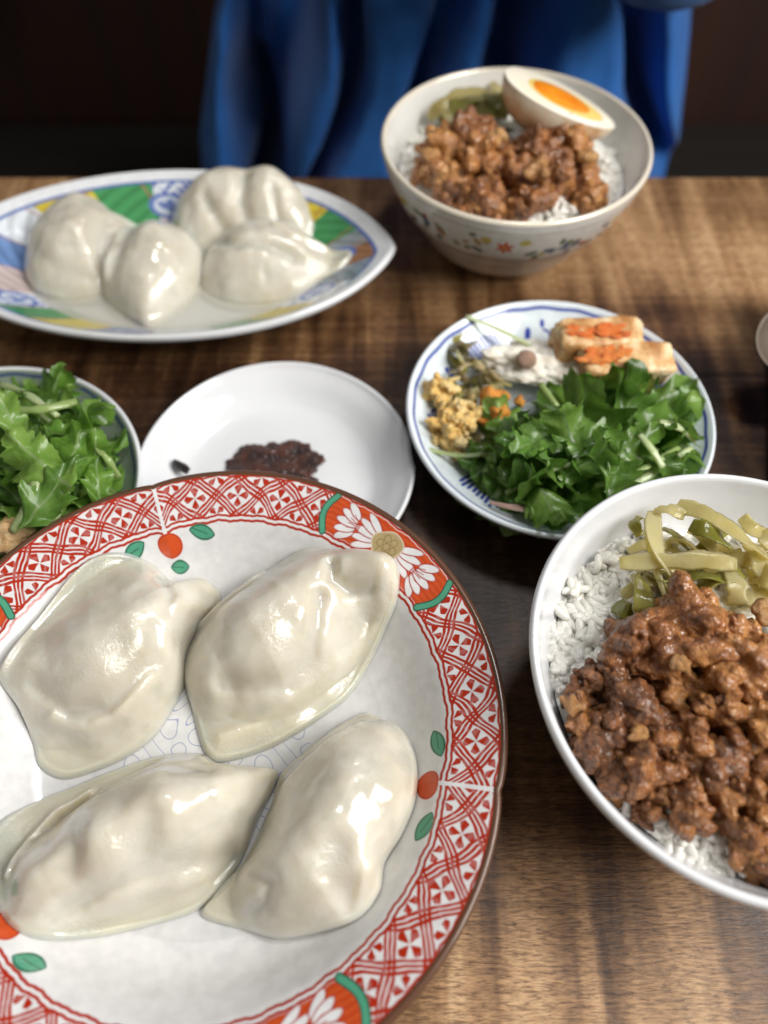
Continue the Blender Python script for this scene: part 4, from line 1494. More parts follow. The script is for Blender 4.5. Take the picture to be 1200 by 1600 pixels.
CH = [cluster_mesh('meat_chunk', i + 1, (0.80 + 0.15 * math.sin(i * 2.1), 0.74, 0.58), 28, 0.20, 0.46, M['meat'], 0.05, 0.04, 1.3) for i in range(8)]
CHF = [m.copy() for m in CH[:6]]
for m in CHF:
    m.materials.clear(); m.materials.append(M['meat_far'])
FATM = [cluster_mesh('fat_piece', 31 + i, (0.8, 0.5, 0.25), 12, 0.35, 0.5, M['fat'], 0.08, 0.01) for i in range(3)]
SHRED = [cluster_mesh('meat_shred', 51 + i, (1.0, 0.45, 0.35), 14, 0.16, 0.32, M['meat'], 0.07, 0.05, 2.4) for i in range(5)]
SHREDF = [m.copy() for m in SHRED]
for m in SHREDF:
    m.materials.clear(); m.materials.append(M['meat_far'])


def heap(label, c, top, listed, base_z, rmax):
    root = empty('braised_pork', (c[0], c[1], base_z))
    tag(root, label, 'meat')
    for name, pool, u, v, size_px, lift in listed:
        if name == 'meat_shred' and v < 195 and u > 790:
            continue                                      # keep the cut face of the egg clean
        z0 = base_z + lift
        p = at(u, v, z0)
        q = at(u + size_px, v, z0)
        sz = abs(q[0] - p[0])
        dx, dy = p[0] - c[0], p[1] - c[1]
        dd = math.hypot(dx, dy)
        if name == 'meat_shred' and dd > rmax - 0.008:
            continue
        lim = rmax - sz * 1.1
        if dd > lim:
            p[0], p[1] = c[0] + dx * lim / dd, c[1] + dy * lim / dd
        me = pool[int(rng.integers(len(pool)))]
        place(name, me, p, (rng.uniform(-0.5, 0.5), rng.uniform(-0.5, 0.5), rng.uniform(0, 6.28)), sz * 1.16 * np.array([1.0, rng.uniform(0.85, 1.1), rng.uniform(0.85, 1.1)]), root)
    return root


big = [  # u, v, half-size px, height above the rice line
    (1060, 990, 74, 0.016), (1000, 1010, 48, 0.012), (1110, 975, 52, 0.017), (1150, 1050, 56, 0.016), (1130, 1110, 40, 0.014),
    (1185, 1010, 46, 0.016), (1215, 1070, 50, 0.016), (1190, 1130, 46, 0.014), (1060, 1080, 40, 0.010), (985, 1110, 46, 0.010),
    (930, 1165, 42, 0.007), (905, 1130, 30, 0.006), (960, 1060, 32, 0.008), (1035, 1135, 38, 0.011), (1080, 1165, 42, 0.012),
    (1000, 1190, 42, 0.009), (960, 1215, 34, 0.006), (1050, 1220, 42, 0.009), (1095, 1260, 40, 0.008), (1130, 1190, 44, 0.012),
    (1165, 1245, 48, 0.010), (1200, 1200, 46, 0.012), (1215, 1270, 44, 0.010), (1180, 1310, 42, 0.008), (1215, 1340, 40, 0.007),
    (1185, 1365, 34, 0.005), (1020, 1245, 28, 0.005), (900, 1090, 24, 0.005), (925, 1060, 24, 0.006), (1240, 1150, 46, 0.014), (1245, 1230, 46, 0.012), (1250, 1010, 44, 0.014), (1250, 1320, 40, 0.008), (1120, 1010, 44, 0.02)]
for i in range(22):                                        # the heap goes on beyond the edge of the picture
    a_, r_ = rng.uniform(-1.5, 0.9), rng.uniform(0.25, 1.0)
    big.append((1275 + 130 * r_ * math.cos(a_), 1130 - 150 * r_ * math.sin(a_) + 20, rng.uniform(38, 50), 0.013 - 0.008 * r_))
lst = [('meat_chunk', CH, *b) for b in big]
lst += [('meat_chunk', CH, u + dx, v + dy, sz * 0.85, max(0.0, h - 0.010)) for u, v, sz, h in big[::2] for dx, dy in ((-16, 24), (30, 8))]
for i in range(20):
    a = big[int(rng.integers(len(big)))]
    lst.append(('meat_shred', SHRED + CH[:3], a[0] + rng.uniform(-52, 52), a[1] + rng.uniform(-48, 48), rng.uniform(9, 19), a[3] + rng.uniform(0.0, 0.006)))
lst += [('fat_piece', FATM, 888, 1102, 20, 0.009), ('fat_piece', FATM, 1000, 1145, 18, 0.016), ('fat_piece', FATM, 1062, 1035, 16, 0.023), ('fat_piece', FATM, 1190, 955, 22, 0.018)]
heap('chopped braised pork heaped on the rice in the near plain white bowl', NB_C, NB_TOP, lst, 0.047, 0.0645)

bigf = [(690, 235, 34, 0.012), (735, 205, 36, 0.018), (700, 275, 36, 0.010), (750, 255, 36, 0.014), (850, 205, 40, 0.022), (880, 225, 36, 0.020), (830, 235, 32, 0.018), (800, 270, 34, 0.012),
        (870, 270, 34, 0.014), (910, 290, 32, 0.009), (760, 300, 36, 0.009), (820, 310, 34, 0.008), (715, 310, 28, 0.006), (790, 330, 28, 0.005), (850, 300, 30, 0.01), (670, 265, 26, 0.008), (920, 310, 26, 0.006), (735, 330, 24, 0.004), (780, 225, 26, 0.014), (905, 250, 26, 0.014)]
lst = [('meat_chunk', CHF, *b) for b in bigf]
lst += [('meat_chunk', CHF, u + 8, v + 12, sz * 0.8, max(0.0, h - 0.008)) for u, v, sz, h in bigf]
for i in range(18):
    a = bigf[int(rng.integers(len(bigf)))]
    lst.append(('meat_shred', SHREDF + CHF[:3], a[0] + rng.uniform(-30, 30), a[1] + rng.uniform(-26, 26), rng.uniform(7, 14), a[3] + rng.uniform(0.0, 0.007)))
lst += [('fat_piece', FATM, 838, 265, 26, 0.021), ('fat_piece', FATM, 775, 215, 18, 0.022), ('fat_piece', FATM, 915, 245, 18, 0.022), ('fat_piece', FATM, 670, 240, 14, 0.017)]
heap('chopped braised pork heaped on the rice in the far flowered bowl', FB_C, FB_TOP, lst, 0.048, 0.0625)


def px3(pts):
    return [at(u, v, z) for u, v, z in pts]


pk = empty('pickled_greens', (0.118, 0.125, 0.05))
tag(pk, 'pale olive pickled mustard strips on the rice in the near white bowl', 'pickles')
pst = [
    ([(968, 880, .062), (1040, 876, .066), (1100, 876, .067), (1150, 882, .064)], .0036, .0011, 'pickle'),
    ([(1058, 790, .062), (1105, 805, .068), (1155, 838, .068), (1198, 872, .064)], .0040, .0011, 'pickle'),
    ([(1022, 800, .060), (1020, 835, .066), (1030, 868, .066), (1050, 900, .060)], .0036, .0011, 'pickle'),
    ([(1022, 800, .061), (1045, 797, .064), (1070, 806, .064)], .0030, .0010, 'pickle'),
    ([(1008, 812, .060), (1012, 845, .064), (1022, 880, .062), (1040, 935, .056)], .0016, .0009, 'pickle'),
    ([(1000, 808, .060), (992, 818, .060), (1000, 838, .058)], .0028, .0010, 'pickle_green'),
    ([(1080, 820, .066), (1108, 832, .068), (1140, 855, .066)], .0038, .0012, 'pickle_green'),
    ([(1060, 905, .060), (1095, 900, .064), (1125, 905, .063)], .0040, .0012, 'pickle_green'),
    ([(1140, 895, .062), (1150, 915, .063), (1152, 945, .060)], .0042, .0012, 'pickle'),
    ([(1000, 900, .056), (1005, 935, .060), (1004, 965, .056)], .0038, .0013, 'pickle_green'),
    ([(962, 945, .052), (978, 955, .055), (992, 968, .052)], .0036, .0012, 'pickle_green'),
    ([(988, 898, .056), (998, 915, .060), (1008, 935, .058)], .0016, .0008, 'pickle'),
    ([(1050, 840, .058), (1075, 850, .061), (1100, 870, .060)], .0044, .0012, 'pickle'),
    ([(1080, 880, .056), (1120, 890, .058), (1170, 905, .058), (1210, 930, .056)], .0048, .0013, 'pickle'),
    ([(1165, 845, .060), (1190, 880, .063), (1205, 920, .060)], .0044, .0012, 'pickle'),
    ([(1180, 900, .060), (1205, 905, .063), (1230, 930, .058)], .0042, .0012, 'pickle'),
    ([(1195, 830, .060), (1205, 850, .062), (1235, 870, .058)], .0034, .0011, 'pickle'),
    ([(1030, 890, .055), (1045, 920, .056), (1070, 930, .053)], .0044, .0012, 'pickle'),
    ([(1010, 850, .054), (1040, 870, .055), (1070, 890, .054)], .0060, .0012, 'pickle'),
    ([(1100, 850, .056), (1140, 880, .057), (1180, 890, .056)], .0064, .0012, 'pickle'),
    ([(1150, 925, .056), (1185, 935, .057), (1220, 950, .054)], .0050, .0012, 'pickle'),
    ([(1160, 808, .058), (1180, 830, .060), (1215, 838, .058)], .0034, .0010, 'pickle'),
]
rq = random.Random(21)
for i in range(20):
    u, v_ = rq.uniform(1010, 1210), rq.uniform(825, 940)
    if v_ > 830 + (1240 - u) * 0.75:
        continue
    aa, ln = rq.uniform(-0.7, 0.9), rq.uniform(28, 55)
    dx, dy = ln * math.cos(aa), ln * math.sin(aa) * 0.8
    zz = rq.uniform(.055, .062)
    pst.append(([(u - dx, v_ - dy, zz - .003), (u - dx * .3, v_ - dy * .3 + rq.uniform(-8, 8), zz + .001), (u + dx * .4, v_ + dy * .4, zz + .001), (u + dx, v_ + dy, zz - .003)], rq.uniform(.0018, .0036), .0011, rq.choice(('pickle', 'pickle', 'pickle_green'))))
for i, (pts, wd, th, mt) in enumerate(pst):
    strip('pickle_strip', px3(pts), wd * 0.92, th * 0.55, M[mt], pk, seed=i * 1.3, curl=0.22, twist=0.55)

pf = empty('pickled_greens', (0.05, 0.40, 0.05))
tag(pf, 'olive pickled greens tucked behind the pork in the far flowered bowl', 'pickles')
for i, (pts, wd, mt) in enumerate([
    ([(670, 185, .056), (695, 165, .062), (730, 150, .062), (770, 150, .058)], .0050, 'pickle'),
    ([(690, 190, .056), (720, 165, .063), (755, 155, .060)], .0048, 'pickle_green'),
    ([(680, 170, .058), (700, 180, .060), (712, 200, .056)], .0042, 'pickle'),
    ([(755, 150, .060), (780, 160, .063), (795, 180, .058)], .0058, 'pickle_green'),
    ([(770, 128, .058), (775, 140, .062), (785, 155, .060)], .0030, 'pickle'),
    ([(720, 180, .056), (750, 175, .061), (790, 178, .058)], .0060, 'pickle_green'),
    ([(700, 160, .055), (740, 165, .058), (790, 165, .055)], .0070, 'pickle_green'),
    ([(690, 180, .054), (740, 190, .056), (800, 200, .052)], .0080, 'pickle_green')]):
    strip('pickle_strip', px3(pts), wd, .0013, M[mt], pf, seed=i * 2.1, curl=0.3)


# ------------------------------------------------------------------ half egg
def build_egg():
    c = at(876, 154, 0.080)
    d = Vector((0.052, -0.016, -0.017)).normalized()
    n = Vector((0.23, 0.12, 1.0))
    n = (n - d * n.dot(d)).normalized()
    s = n.cross(d).normalized()
    A, B = 0.0318, 0.0205

    def prof(t):                       # t -1..1 along the axis, blunt at -1
        return B * math.sqrt(max(0, 1 - t * t)) * (1 - 0.16 * t)
    nu, nv = 40, 24
    V, F = [], []
    for i in range(nu + 1):
        t = -math.cos(math.pi * i / nu)
        r = prof(t)
        for j in range(nv + 1):
            a = math.pi * j / nv       # lower half
            V.append(Vector(c) + d * (A * t) + s * (r * math.cos(a)) - n * (r * math.sin(a) * 0.98))
    for i in range(nu):
        for j in range(nv):
            o = i * (nv + 1) + j
            F.append((o, o + nv + 1, o + nv + 2, o + 1))
    egg = mesh_obj('half_egg', V, F, M['egg_skin'])
    tag(egg, 'half a marinated egg with orange yolk leaning on the far bowl rim', 'egg')

    def cap(name, sc, sa, off, lift, mat, dome, shift):
        V, F = [], []
        rings, seg = 10, 64
        V.append(Vector(c) + n * (lift + dome) + d * shift)
        for q in range(1, rings + 1):
            f = q / rings
            for j in range(seg):
                a = 2 * math.pi * j / seg
                t = math.cos(a)
                r = prof(t) if sc == 1 else B * sc * abs(math.sin(a)) * (1 - 0.10 * t)
                x = A * (1 if sc == 1 else sa) * t
                sy = r * (1 if math.sin(a) >= 0 else -1)
                V.append(Vector(c) + d * (x * f + shift) + s * (sy * f) + n * (lift + dome * (1 - f ** 4)))
        for j in range(seg):
            F.append((0, 1 + j, 1 + (j + 1) % seg))
        for q in range(rings - 1):
            o = 1 + q * seg
            for j in range(seg):
                F.append((o + j, o + seg + j, o + seg + (j + 1) % seg, o + (j + 1) % seg))
        mesh_obj(name, V, F, mat, egg)
    cap('egg_white', 1, 1, 0, 0.0, M['egg_cut'], 0.0006, 0)
    cap('yolk_edge', 0.66, 0.70, 0, 0.0004, M['yolk_edge'], 0.0006, 0.002)
    cap('yolk', 0.56, 0.54, 0, 0.0006, M['yolk'], 0.0012, 0.0005)


build_egg()


# ------------------------------------------------------------------ leaves
def leaf_mesh(seed, L, W, lobes, fold, curl, ripple, mat):
    rg = random.Random(seed)
    nv, nu = 44, 10
    V, F, uv = [], [], []
    ph = rg.uniform(0, 1)
    ang_ = 0.0
    px, pz = 0.0, 0.0
    for i in range(nv + 1):
        t = i / nv
        env = math.sin(math.pi * min(1, t * 0.93 + 0.07) ** 0.85) ** 0.8
        for j in range(-nu // 2, nu // 2 + 1):
            u = j / (nu / 2)
            sidep = ph + (0.37 if j > 0 else 0)
            sw = ((t * lobes + sidep) % 1.0)
            tooth = 0.55 + 0.45 * sw ** 0.9 if sw < 0.86 else 0.55 + 0.45 * (1 - sw) / 0.14
            tooth *= 0.90 + 0.14 * ((t * lobes * 3.0 + sidep) % 1.0)
            w_ = W * env * tooth * (1 + 0.2 * math.sin(7 * t + seed))
            x = u * w_
            ylead = abs(u) * w_ * 0.55
            z = fold * abs(x) + ripple * noise.noise(Vector((x * 70, t * 4, seed * 3.3))) + ripple * 0.5 * math.sin(t * 16 + u * 2 + seed) * abs(u)
            V.append([x, t * L + ylead, z])
    if curl:
        for p in V:
            k_ = curl / L
            a = p[1] * k_
            y = math.sin(a) / k_ - p[2] * math.sin(a)
            z = (1 - math.cos(a)) / k_ + p[2] * math.cos(a)
            p[1], p[2] = y, -z if curl < 0 else z
    cols = nu + 1
    me = bpy.data.meshes.new('leaf')
    for i in range(nv):
        for j in range(nu):
            o = i * cols + j
            F.append((o, o + 1, o + cols + 1, o + cols))
            for (a, b) in ((i, j), (i, j + 1), (i + 1, j + 1), (i + 1, j)):
                uv.append((b / nu, a / nv))
    me.from_pydata(V, [], F)
    me.polygons.foreach_set('use_smooth', [True] * len(me.polygons))
    me.uv_layers.new(name='UVMap').data.foreach_set('uv', np.array(uv, np.float32).ravel())
    me.materials.append(mat)
    return me


def leaf_set(mat, n, s0):
    out = []
    for i in range(n):
        rg = random.Random(s0 + i)
        out.append(leaf_mesh(s0 + i, 0.042, rg.uniform(0.011, 0.018), rg.choice((2.2, 3, 3.8)), rg.uniform(-0.2, 0.7), rg.uniform(-2.0, 0.9), rg.uniform(0.004, 0.008), mat))
    return out


def salad(root, region, n, c, Rr, floor, pools, zmax, seed, lo=0.7, hi=1.15, rise=0.6, ymax=9.0):
    """leaves piled inside a photograph-traced region; low ones first"""
    rg = random.Random(seed)
    poly = np.array(region, float)
    lo_, hi_ = poly.min(0), poly.max(0)
    cen = poly.mean(0)
    done = 0
    while done < n:
        u, v = rg.uniform(lo_[0], hi_[0]), rg.uniform(lo_[1], hi_[1])
        ins = False
        for a, b in zip(poly, np.roll(poly, -1, 0)):
            if (a[1] > v) != (b[1] > v) and u < (b[0] - a[0]) * (v - a[1]) / (b[1] - a[1]) + a[0]:
                ins = not ins
        if not ins:
            continue
        f = done / n
        dist = np.hypot((u - cen[0]) / (hi_[0] - lo_[0]), (v - cen[1]) / (hi_[1] - lo_[1])) * 2
        z = 0.016 + (zmax - 0.016) * f * max(0.15, 1 - dist * rise)
        p = at(u, v, z)
        yaw = rg.uniform(0, 6.28)
        sc = rg.uniform(lo, hi)
        dirv = Vector((-math.sin(yaw), math.cos(yaw), 0))
        cc = Vector((c[0], c[1], p[2]))
        off = Vector(p) - cc
        off.z = 0
        if off.length > Rr - 0.021 * sc - 0.002:
            off = off.normalized() * (Rr - 0.021 * sc - 0.002)
        p = cc + off - dirv * 0.021 * sc
        if max(p.y, p.y + dirv.y * 0.042 * sc) > ymax:
            continue
        # keep leaf inside the dish unless it is well above the rim
        o = place('leaf', rg.choice(rg.choice(pools)), p, (rg.uniform(-0.22, 0.15), rg.uniform(-0.45, 0.45), yaw), sc, root)
        done += 1
        if done % 7 == 0:
            a_ = rg.uniform(0, 6.28)
            ln = rg.uniform(0.010, 0.020)
            q0 = cc + off + Vector((0, 0, 0.002))
            dd = Vector((math.cos(a_), math.sin(a_), 0)) * ln
            pts = [q0 - dd, q0 - dd * 0.3 + Vector((rg.uniform(-1, 1), rg.uniform(-1, 1), 1)) * 0.0022, q0 + dd * 0.4 + Vector((0, 0, 0.002)), q0 + dd - Vector((0, 0, 0.002))]
            if max(math.hypot(p_.x - c[0], p_.y - c[1]) for p_ in pts) < Rr - 0.008:
                strip('stem', pts, rg.uniform(0.0007, 0.0013), 0.0006, M['stem'], root, seed=done, curl=0.1, twist=0.3, taper=0.8)


sal = empty('green_salad', (SA_C[0] + 0.015, SA_C[1] - 0.012, 0.012))
tag(sal, 'dark green salad leaves with pale stems on the blue and white plate', 'salad')
PD = leaf_set(M['leaf_dark'], 7, 100)
PM = leaf_set(M['leaf'], 6, 200)
PB = leaf_set(M['leaf_bright'], 6, 300)
reg = [(770, 760), (740, 690), (822, 672), (842, 628), (900, 592), (960, 590), (1040, 600), (1075, 660), (1080, 710), (1000, 740), (930, 770), (870, 800), (820, 790)]
salad(sal, reg, 68, SA_C, SA_R, SA_FLOOR, [PD, PM, PB], 0.035, 4, lo=0.7, hi=1.3, ymax=at(960, 586, 0.03)[1])
# the leaves that show largest, laid by hand: tip direction in the picture
for u, v, z, yaw, sc, tx, ty, pool, idx in (
        (905, 690, .050, 0.9, 1.25, -0.25, 0.2, PM, 1), (830, 690, .046, 2.2, 1.1, -0.2, -0.2, PM, 2), (965, 735, .048, -0.4, 1.1, -0.1, 0.25, PD, 3),
        (1000, 690, .048, -0.9, 1.1, 0.0, 0.3, PD, 1), (880, 665, .046, 0.3, 1.0, 0.1, -0.3, PD, 5), (860, 790, .036, 3.6, 1.2, -0.1, 0.2, PB, 0),
        (930, 730, .044, -1.3, 1.1, 0.2, 0.1, PM, 4), (1030, 720, .044, -1.9, 1.2, -0.2, 0.2, PD, 2), (800, 700, .040, 1.3, 0.9, 0.1, -0.2, PM, 5)):
    pc = Vector(at(u, v, z)) - Vector((-math.sin(yaw), math.cos(yaw), 0)) * 0.015 * sc
    place('leaf', pool[idx], pc, (tx, ty, yaw), sc * 0.60, sal)
for i, (pts, wd) in enumerate([
        ([(728, 494, .031), (780, 515, .029), (845, 548, .026)], .0011), ([(845, 600, .047), (870, 634, .050)], .0015), ([(930, 760, .040), (1000, 735, .044), (1060, 700, .042)], .0016),
        ([(660, 700, .024), (720, 712, .026), (790, 706, .030)], .0013), ([(940, 790, .034), (1010, 745, .040), (1080, 700, .038)], .0018), ([(860, 735, .042), (920, 720, .046), (975, 735, .044)], .0013),
        ([(1000, 680, .050), (1020, 705, .050), (1035, 730, .046)], .0018), ([(790, 770, .030), (840, 745, .036), (880, 745, .038)], .0012), ([(1030, 660, .048), (1060, 668, .046), (1085, 690, .038)], .0017)]):
    strip('stem', px3(pts), wd, wd * 0.6, M['stem'], sal, seed=i * 1.7, curl=0.1, twist=0.2, taper=0.8)
tag(strip('radish_shred', px3([(766, 785, .027), (800, 793, .029), (845, 800, .030), (870, 795, .028)]), .0013, .0009, M['radish'], None, seed=2), 'thin pinkish radish shred at the near edge of the salad', 'radish')

sal2 = empty('green_salad', (LS_C[0] + 0.02, LS_C[1], 0.012))
tag(sal2, 'bright green frilly salad leaves in the dish at the left edge', 'salad')
reg2 = [(-60, 800), (-60, 620), (40, 605), (110, 615), (160, 650), (175, 720), (165, 770), (120, 790), (60, 830)]
salad(sal2, reg2, 72, LS_C, LS_R, LS_FLOOR, [PB, PB, PM], 0.052, 9, lo=0.65, hi=1.3)
for u, v, z, yaw, sc, tx, ty, pool, idx in (
        (120, 690, .056, 0.0, 1.3, -0.15, 0.2, PB, 1), (60, 720, .060, 0.9, 1.3, -0.2, -0.1, PB, 2), (150, 730, .048, 0.3, 1.2, -0.1, 0.4, PB, 3), (90, 770, .052, -0.6, 1.3, 0.1, 0.2, PM, 1),
        (20, 660, .058, 0.6, 1.1, -0.1, 0.1, PB, 4), (130, 640, .050, -0.3, 1.0, -0.3, 0.1, PB, 5)):
    pc = Vector(at(u, v, z)) - Vector((-math.sin(yaw), math.cos(yaw), 0)) * 0.015 * sc
    place('leaf', pool[idx], pc, (tx, ty, yaw), sc * 0.66, sal2)
for i, (pts, wd) in enumerate([([(0, 640, .056), (60, 640, .060), (120, 628, .056)], .0020), ([(0, 600, .05), (40, 615, .056), (90, 650, .058)], .0016), ([(20, 830, .046), (50, 780, .054), (60, 700, .060)], .0024), ([(80, 830, .044), (95, 780, .05), (100, 730, .052)], .0022), ([(150, 700, .052), (170, 720, .05), (185, 745, .042)], .0015)]):
    strip('stem', px3(pts), wd, wd * 0.6, M['stem'], sal2, seed=i * 1.1, curl=0.1, twist=0.2, taper=0.8)
tb = lump('fried_tofu', at(12, 838, 0.040), (0.009, 0.007, 0.006), 71, M['tofu'], None, (0.3, 0.4, 0.08))
tag(tb, 'golden brown morsel under the leaves of the left dish', 'tofu')

# ------------------------------------------------------------------ small dishes on the blue plate
eg = empty('scrambled_egg', (at(700, 645, 0.02)[0], at(700, 645, 0.02)[1], 0.014))
tag(eg, 'pale yellow scrambled egg at the left rim of the blue plate', 'egg')
EC = [cluster_mesh('egg_curd', 81 + i, (0.9, 0.7, 0.3), 9, 0.25, 0.5, M['curd'], 0.07, 0.06, 1.8) for i in range(4)]
for i, (u, v, s, z) in enumerate(((684, 615, 20, .026), (702, 606, 15, .028), (715, 640, 18, .028), (725, 660, 17, .029), (700, 655, 18, .026), (685, 665, 15, .024), (680, 690, 12, .022), (705, 685, 16, .025), (722, 690, 14, .026), (735, 635, 12, .028), (668, 605, 9, .025), (715, 705, 12, .022))):
    p, q = at(u, v, z), at(u + s, v, z)
    place('egg_curd', EC[i % 4], p, (i, i * 2.1, i * 1.3), (q[0] - p[0]) * 1.35, eg)

bd = empty('simmered_vegetables', (at(740, 570, 0.02)[0], at(740, 570, 0.02)[1], 0.012))
tag(bd, 'brownish simmered vegetable strips beside the cream dressing on the blue plate', 'vegetables')
rq = random.Random(12)
for i in range(34):
    t = i / 33
    u, v_ = rq.uniform(712, 778), rq.uniform(530, 640)
    if i > 27:
        u, v_ = rq.uniform(720, 800), rq.uniform(660, 700)
    zz = (0.018 + 0.014 * t) if i <= 27 else 0.021
    aa, ln = rq.uniform(-0.9, 1.3), rq.uniform(10, 24)
    dx, dy = ln * math.cos(aa), ln * math.sin(aa)
    pts = [(u - dx, v_ - dy, zz - .002), (u - dx * .3, v_ - dy * .3 + rq.uniform(-4, 4), zz + .001), (u + dx * .4, v_ + dy * .4 + rq.uniform(-4, 4), zz + .001), (u + dx, v_ + dy, zz - .002)]
    strip('vegetable_strip', px3(pts), rq.uniform(.0016, .0034), .0008, M[rq.choice(('burdock', 'burdock', 'burdock_dark', 'pickle_green', 'pickle'))], bd, seed=i * 0.9, curl=0.25, twist=0.6)

ct = empty('carrot', (at(775, 640, 0.03)[0], at(775, 640, 0.03)[1], 0.016))
tag(ct, 'soft orange carrot chunk between the scrambled egg and the leaves', 'carrot')
for i, (u, v, s, z) in enumerate(((772, 622, 24, .032), (780, 640, 20, .033), (760, 655, 18, .028), (812, 628, 11, .034), (778, 658, 12, .032))):
    p, q = at(u, v, z), at(u + s, v, z)
    me = cluster_mesh('carrot_piece', 91 + i, (0.6, 0.7, 0.5), 8, 0.4, 0.6, M['carrot'], 0.09, 0.02)
    place('carrot_piece', me, p, (0, 0, i), q[0] - p[0], ct)

cme = cluster_mesh('cream_dressing', 101, (1.0, 1.0, 0.4), 26, 0.28, 0.5, M['cream'], 0.06, 0.05)
cr = place('cream_dressing', cme, at(846, 570, 0.0245), (0, 0, -0.2), (0.0225, 0.0150, 0.0085), None)
tag(cr, 'white creamy tofu dressing in the middle of the blue plate', 'dressing')
bn = lump('bean', at(822, 562, 0.0325), (0.0052, 0.0044, 0.0044), 103, M['bean'], None, (0.08, 0.05, 0.02), 4)
tag(bn, 'single pinkish brown bean on the white dressing', 'bean')


def tofu(label, u, v, z, sx, sy, sz, rot, seed, sauce_uv):
    bm = bmesh.new()
    bmesh.ops.create_cube(bm, size=2.0)
    bmesh.ops.subdivide_edges(bm, edges=bm.edges[:], cuts=14, use_grid_fill=True)
    for vv in bm.verts:
        p = vv.co.copy()
        q = p.copy()
        rr = (abs(p.x) ** 8 + abs(p.y) ** 8 + abs(p.z) ** 8) ** (1 / 8)
        q = p / rr
        d = 1 + 0.10 * fbm(q * 1.6 + Vector((seed, 0, 0)), 3) + 0.03 * fbm(q * 6 + Vector((seed, 2, 0)), 2)
        vv.co = Vector((q.x * sx, q.y * sy, q.z * sz)) * d
    me = bpy.data.meshes.new('fried_tofu')
    bm.to_mesh(me); bm.free()
    me.polygons.foreach_set('use_smooth', [True] * len(me.polygons))
    me.materials.append(M['tofu2'])
    o = bpy.data.objects.new('fried_tofu', me)
    o.location = at(u, v, z)
    o.rotation_euler = rot
    link(o)
    tag(o, label, 'tofu', 'fried tofu with orange sauce')
    for k_, (uu, v2, zz, ax, ay) in enumerate(sauce_uv):
        place('sauce', cluster_mesh('sauce', seed * 5 + k_, (1.0, 1.0, 0.25), 22, 0.22, 0.42, M['orange_sauce'], 0.06, 0.05), at(uu, v2, zz - 0.0006), rot, (ax * 0.9, ay * 0.9, 0.0034), o)
    return o


k = NT('fried_tofu_crust')
v = k.coords('Object')
k.l(k.ramp(k.noise(v, 95, 5, 0.6), [(0.36, (0.36, 0.15, 0.04)), (0.5, (0.60, 0.36, 0.15)), (0.62, (0.74, 0.58, 0.36))]), k.b.inputs['Base Color'])
k.set(Roughness=0.45, Subsurface_Weight=0.3, Subsurface_Scale=0.002)
k.l(k.bump(k.noise(v, 500, 4), 0.5, 0.0012), k.b.inputs['Normal'])
M['tofu2'] = k.m
tofu('farther fried tofu slice under orange sauce on the blue plate', 933, 532, 0.033, 0.0205, 0.0085, 0.0080, (0.1, 0.05, 0.12), 2, [(915, 518, .0415, .0105, .0055), (955, 516, .0415, .0095, .0055)])
tofu('nearer fried tofu slice under orange sauce, against the salad leaves', 975, 572, 0.031, 0.0215, 0.0085, 0.0080, (0.15, 0.03, 0.10), 3, [(935, 556, .040, .0110, .0055), (965, 553, .040, .0080, .0050)])

# chili sauce
cme = cluster_mesh('chili_sauce', 111, (1.0, 1.0, 0.35), 90, 0.26, 0.40, M['chili'], 0.03, 0.05)
cs = place('chili_sauce', cme, at(434, 740, 0.0072), (0, 0, 0.1), (0.0205, 0.0165, 0.0034), None)
tag(cs, 'dark red chili sauce dab in the white sauce dish', 'sauce')
cf = lump('chili_flake', at(283, 729, 0.0130), (0.0050, 0.0021, 0.0012), 113, M['chili'], None, (0.3, 0.3, 0.1), 3, (0, 0.0, -0.6))
tag(cf, 'lone chili flake stuck to the left side of the sauce dish', 'chili flake')

# ------------------------------------------------------------------ lacquer box and spoon at the right edge
a, b = at(1194, 750, 0.0), at(1194, 585, 0.0)
dv = Vector((b[0] - a[0], b[1] - a[1], 0)).normalized()
sv = Vector((dv.y, -dv.x, 0))
lb = empty('lacquer_box', (a[0] + 0.04, a[1] + 0.06, 0))
tag(lb, 'dark red lacquer box at the right edge under the spoon', 'box')


def oriented_box(name, o, l0, l1, s0, s1, z0, z1, mat, parent, bev):
    V = []
    for z in (z0, z1):
        for l_, s_ in ((l0, s0), (l0, s1), (l1, s1), (l1, s0)):
            p = Vector((o[0], o[1], 0)) + dv * l_ + sv * s_
            V.append((p.x, p.y, z))
    bevel(mesh_obj(name, V, [(0, 1, 2, 3), (4, 7, 6, 5), (0, 4, 5, 1), (1, 5, 6, 2), (2, 6, 7, 3), (3, 7, 4, 0)], mat, parent, smooth=False), bev, 3)


oriented_box('case', a, -0.004, 0.115, 0.001, 0.075, 0.0, 0.0205, M['lacquer'], lb, 0.002)
oriented_box('lid', a, -0.005, 0.116, 0.0, 0.076, 0.0207, 0.030, M['lacquer'], lb, 0.003)


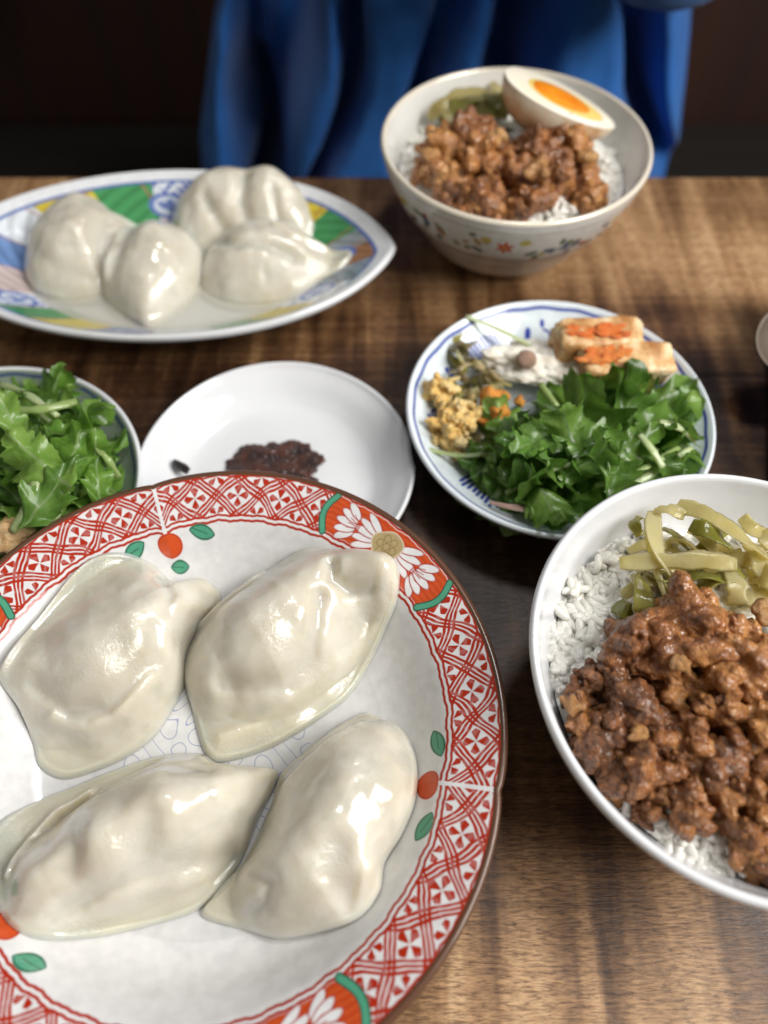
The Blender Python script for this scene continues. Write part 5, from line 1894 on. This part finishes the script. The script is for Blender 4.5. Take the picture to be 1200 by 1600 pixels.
def build_spoon():
    root = empty('spoon', at(1247, 530, 0.036))
    tag(root, 'dull metal spoon bowl poking in at the right edge', 'spoon')
    c = Vector(at(1247, 528, 0.0385))
    ax = Vector((1.0, 0.25, 0.05)).normalized()
    n = Vector((-0.25, -0.55, 0.8))
    n = (n - ax * n.dot(ax)).normalized()
    s = n.cross(ax)
    V, F = [], []
    rings, seg = 12, 64
    for layer in (0, 1):
        base = len(V)
        off = 0.0 if layer == 0 else -0.0012
        V.append(c - n * (0.006 - off * -1))
        for q in range(1, rings + 1):
            f = q / rings
            for j in range(seg):
                t = 2 * math.pi * j / seg
                V.append(c + ax * (0.021 * f * math.cos(t)) + s * (0.0175 * f * math.sin(t)) - n * (0.006 * (1 - f * f) - off))
        for j in range(seg):
            F.append((base, base + 1 + j, base + 1 + (j + 1) % seg) if layer == 0 else (base, base + 1 + (j + 1) % seg, base + 1 + j))
        for q in range(rings - 1):
            o = base + 1 + q * seg
            for j in range(seg):
                j2 = (j + 1) % seg
                f4 = (o + j, o + seg + j, o + seg + j2, o + j2)
                F.append(f4 if layer == 0 else f4[::-1])
    o1, o2 = 1 + (rings - 1) * seg, 1 + rings * seg + 1 + (rings - 1) * seg
    for j in range(seg):
        j2 = (j + 1) % seg
        F.append((o1 + j, o2 + j, o2 + j2, o1 + j2))
    mesh_obj('spoon_bowl', V, F, M['steel'], root)
    h0 = c + ax * 0.0205
    strip('handle', [h0, h0 + ax * 0.03 + Vector((0, 0, 0.001)), h0 + ax * 0.07, h0 + ax * 0.12 + Vector((0, 0, 0.002))], 0.0042, 0.0011, M['steel'], root, twist=0.0, curl=0.05, taper=0.7)


build_spoon()

# ------------------------------------------------------------------ dim plant against the wall
hp = empty('house_plant', (-0.42, 0.98, 0.35))
tag(hp, 'dim trailing leaves hanging by the dark wall at the upper left', 'plant')
HL = [leaf_mesh(400 + i, 0.11, 0.030, 1.5, 0.3, 0.8, 0.004, M['house_leaf']) for i in range(3)]
for i in range(11):
    t = i / 10
    place('leaf', HL[i % 3], (-0.44 + 0.06 * math.sin(i * 2.2), 0.97 - 0.02 * (i % 3), 0.34 - 0.42 * t), (2.2 + 0.3 * math.sin(i), 0.4 * math.cos(i * 1.9), i * 1.1), 0.9, hp)
strip('stem', [(-0.42, 0.98, 0.38), (-0.44, 0.975, 0.2), (-0.43, 0.97, 0.05), (-0.45, 0.97, -0.08)], 0.003, 0.003, M['house_leaf'], hp)
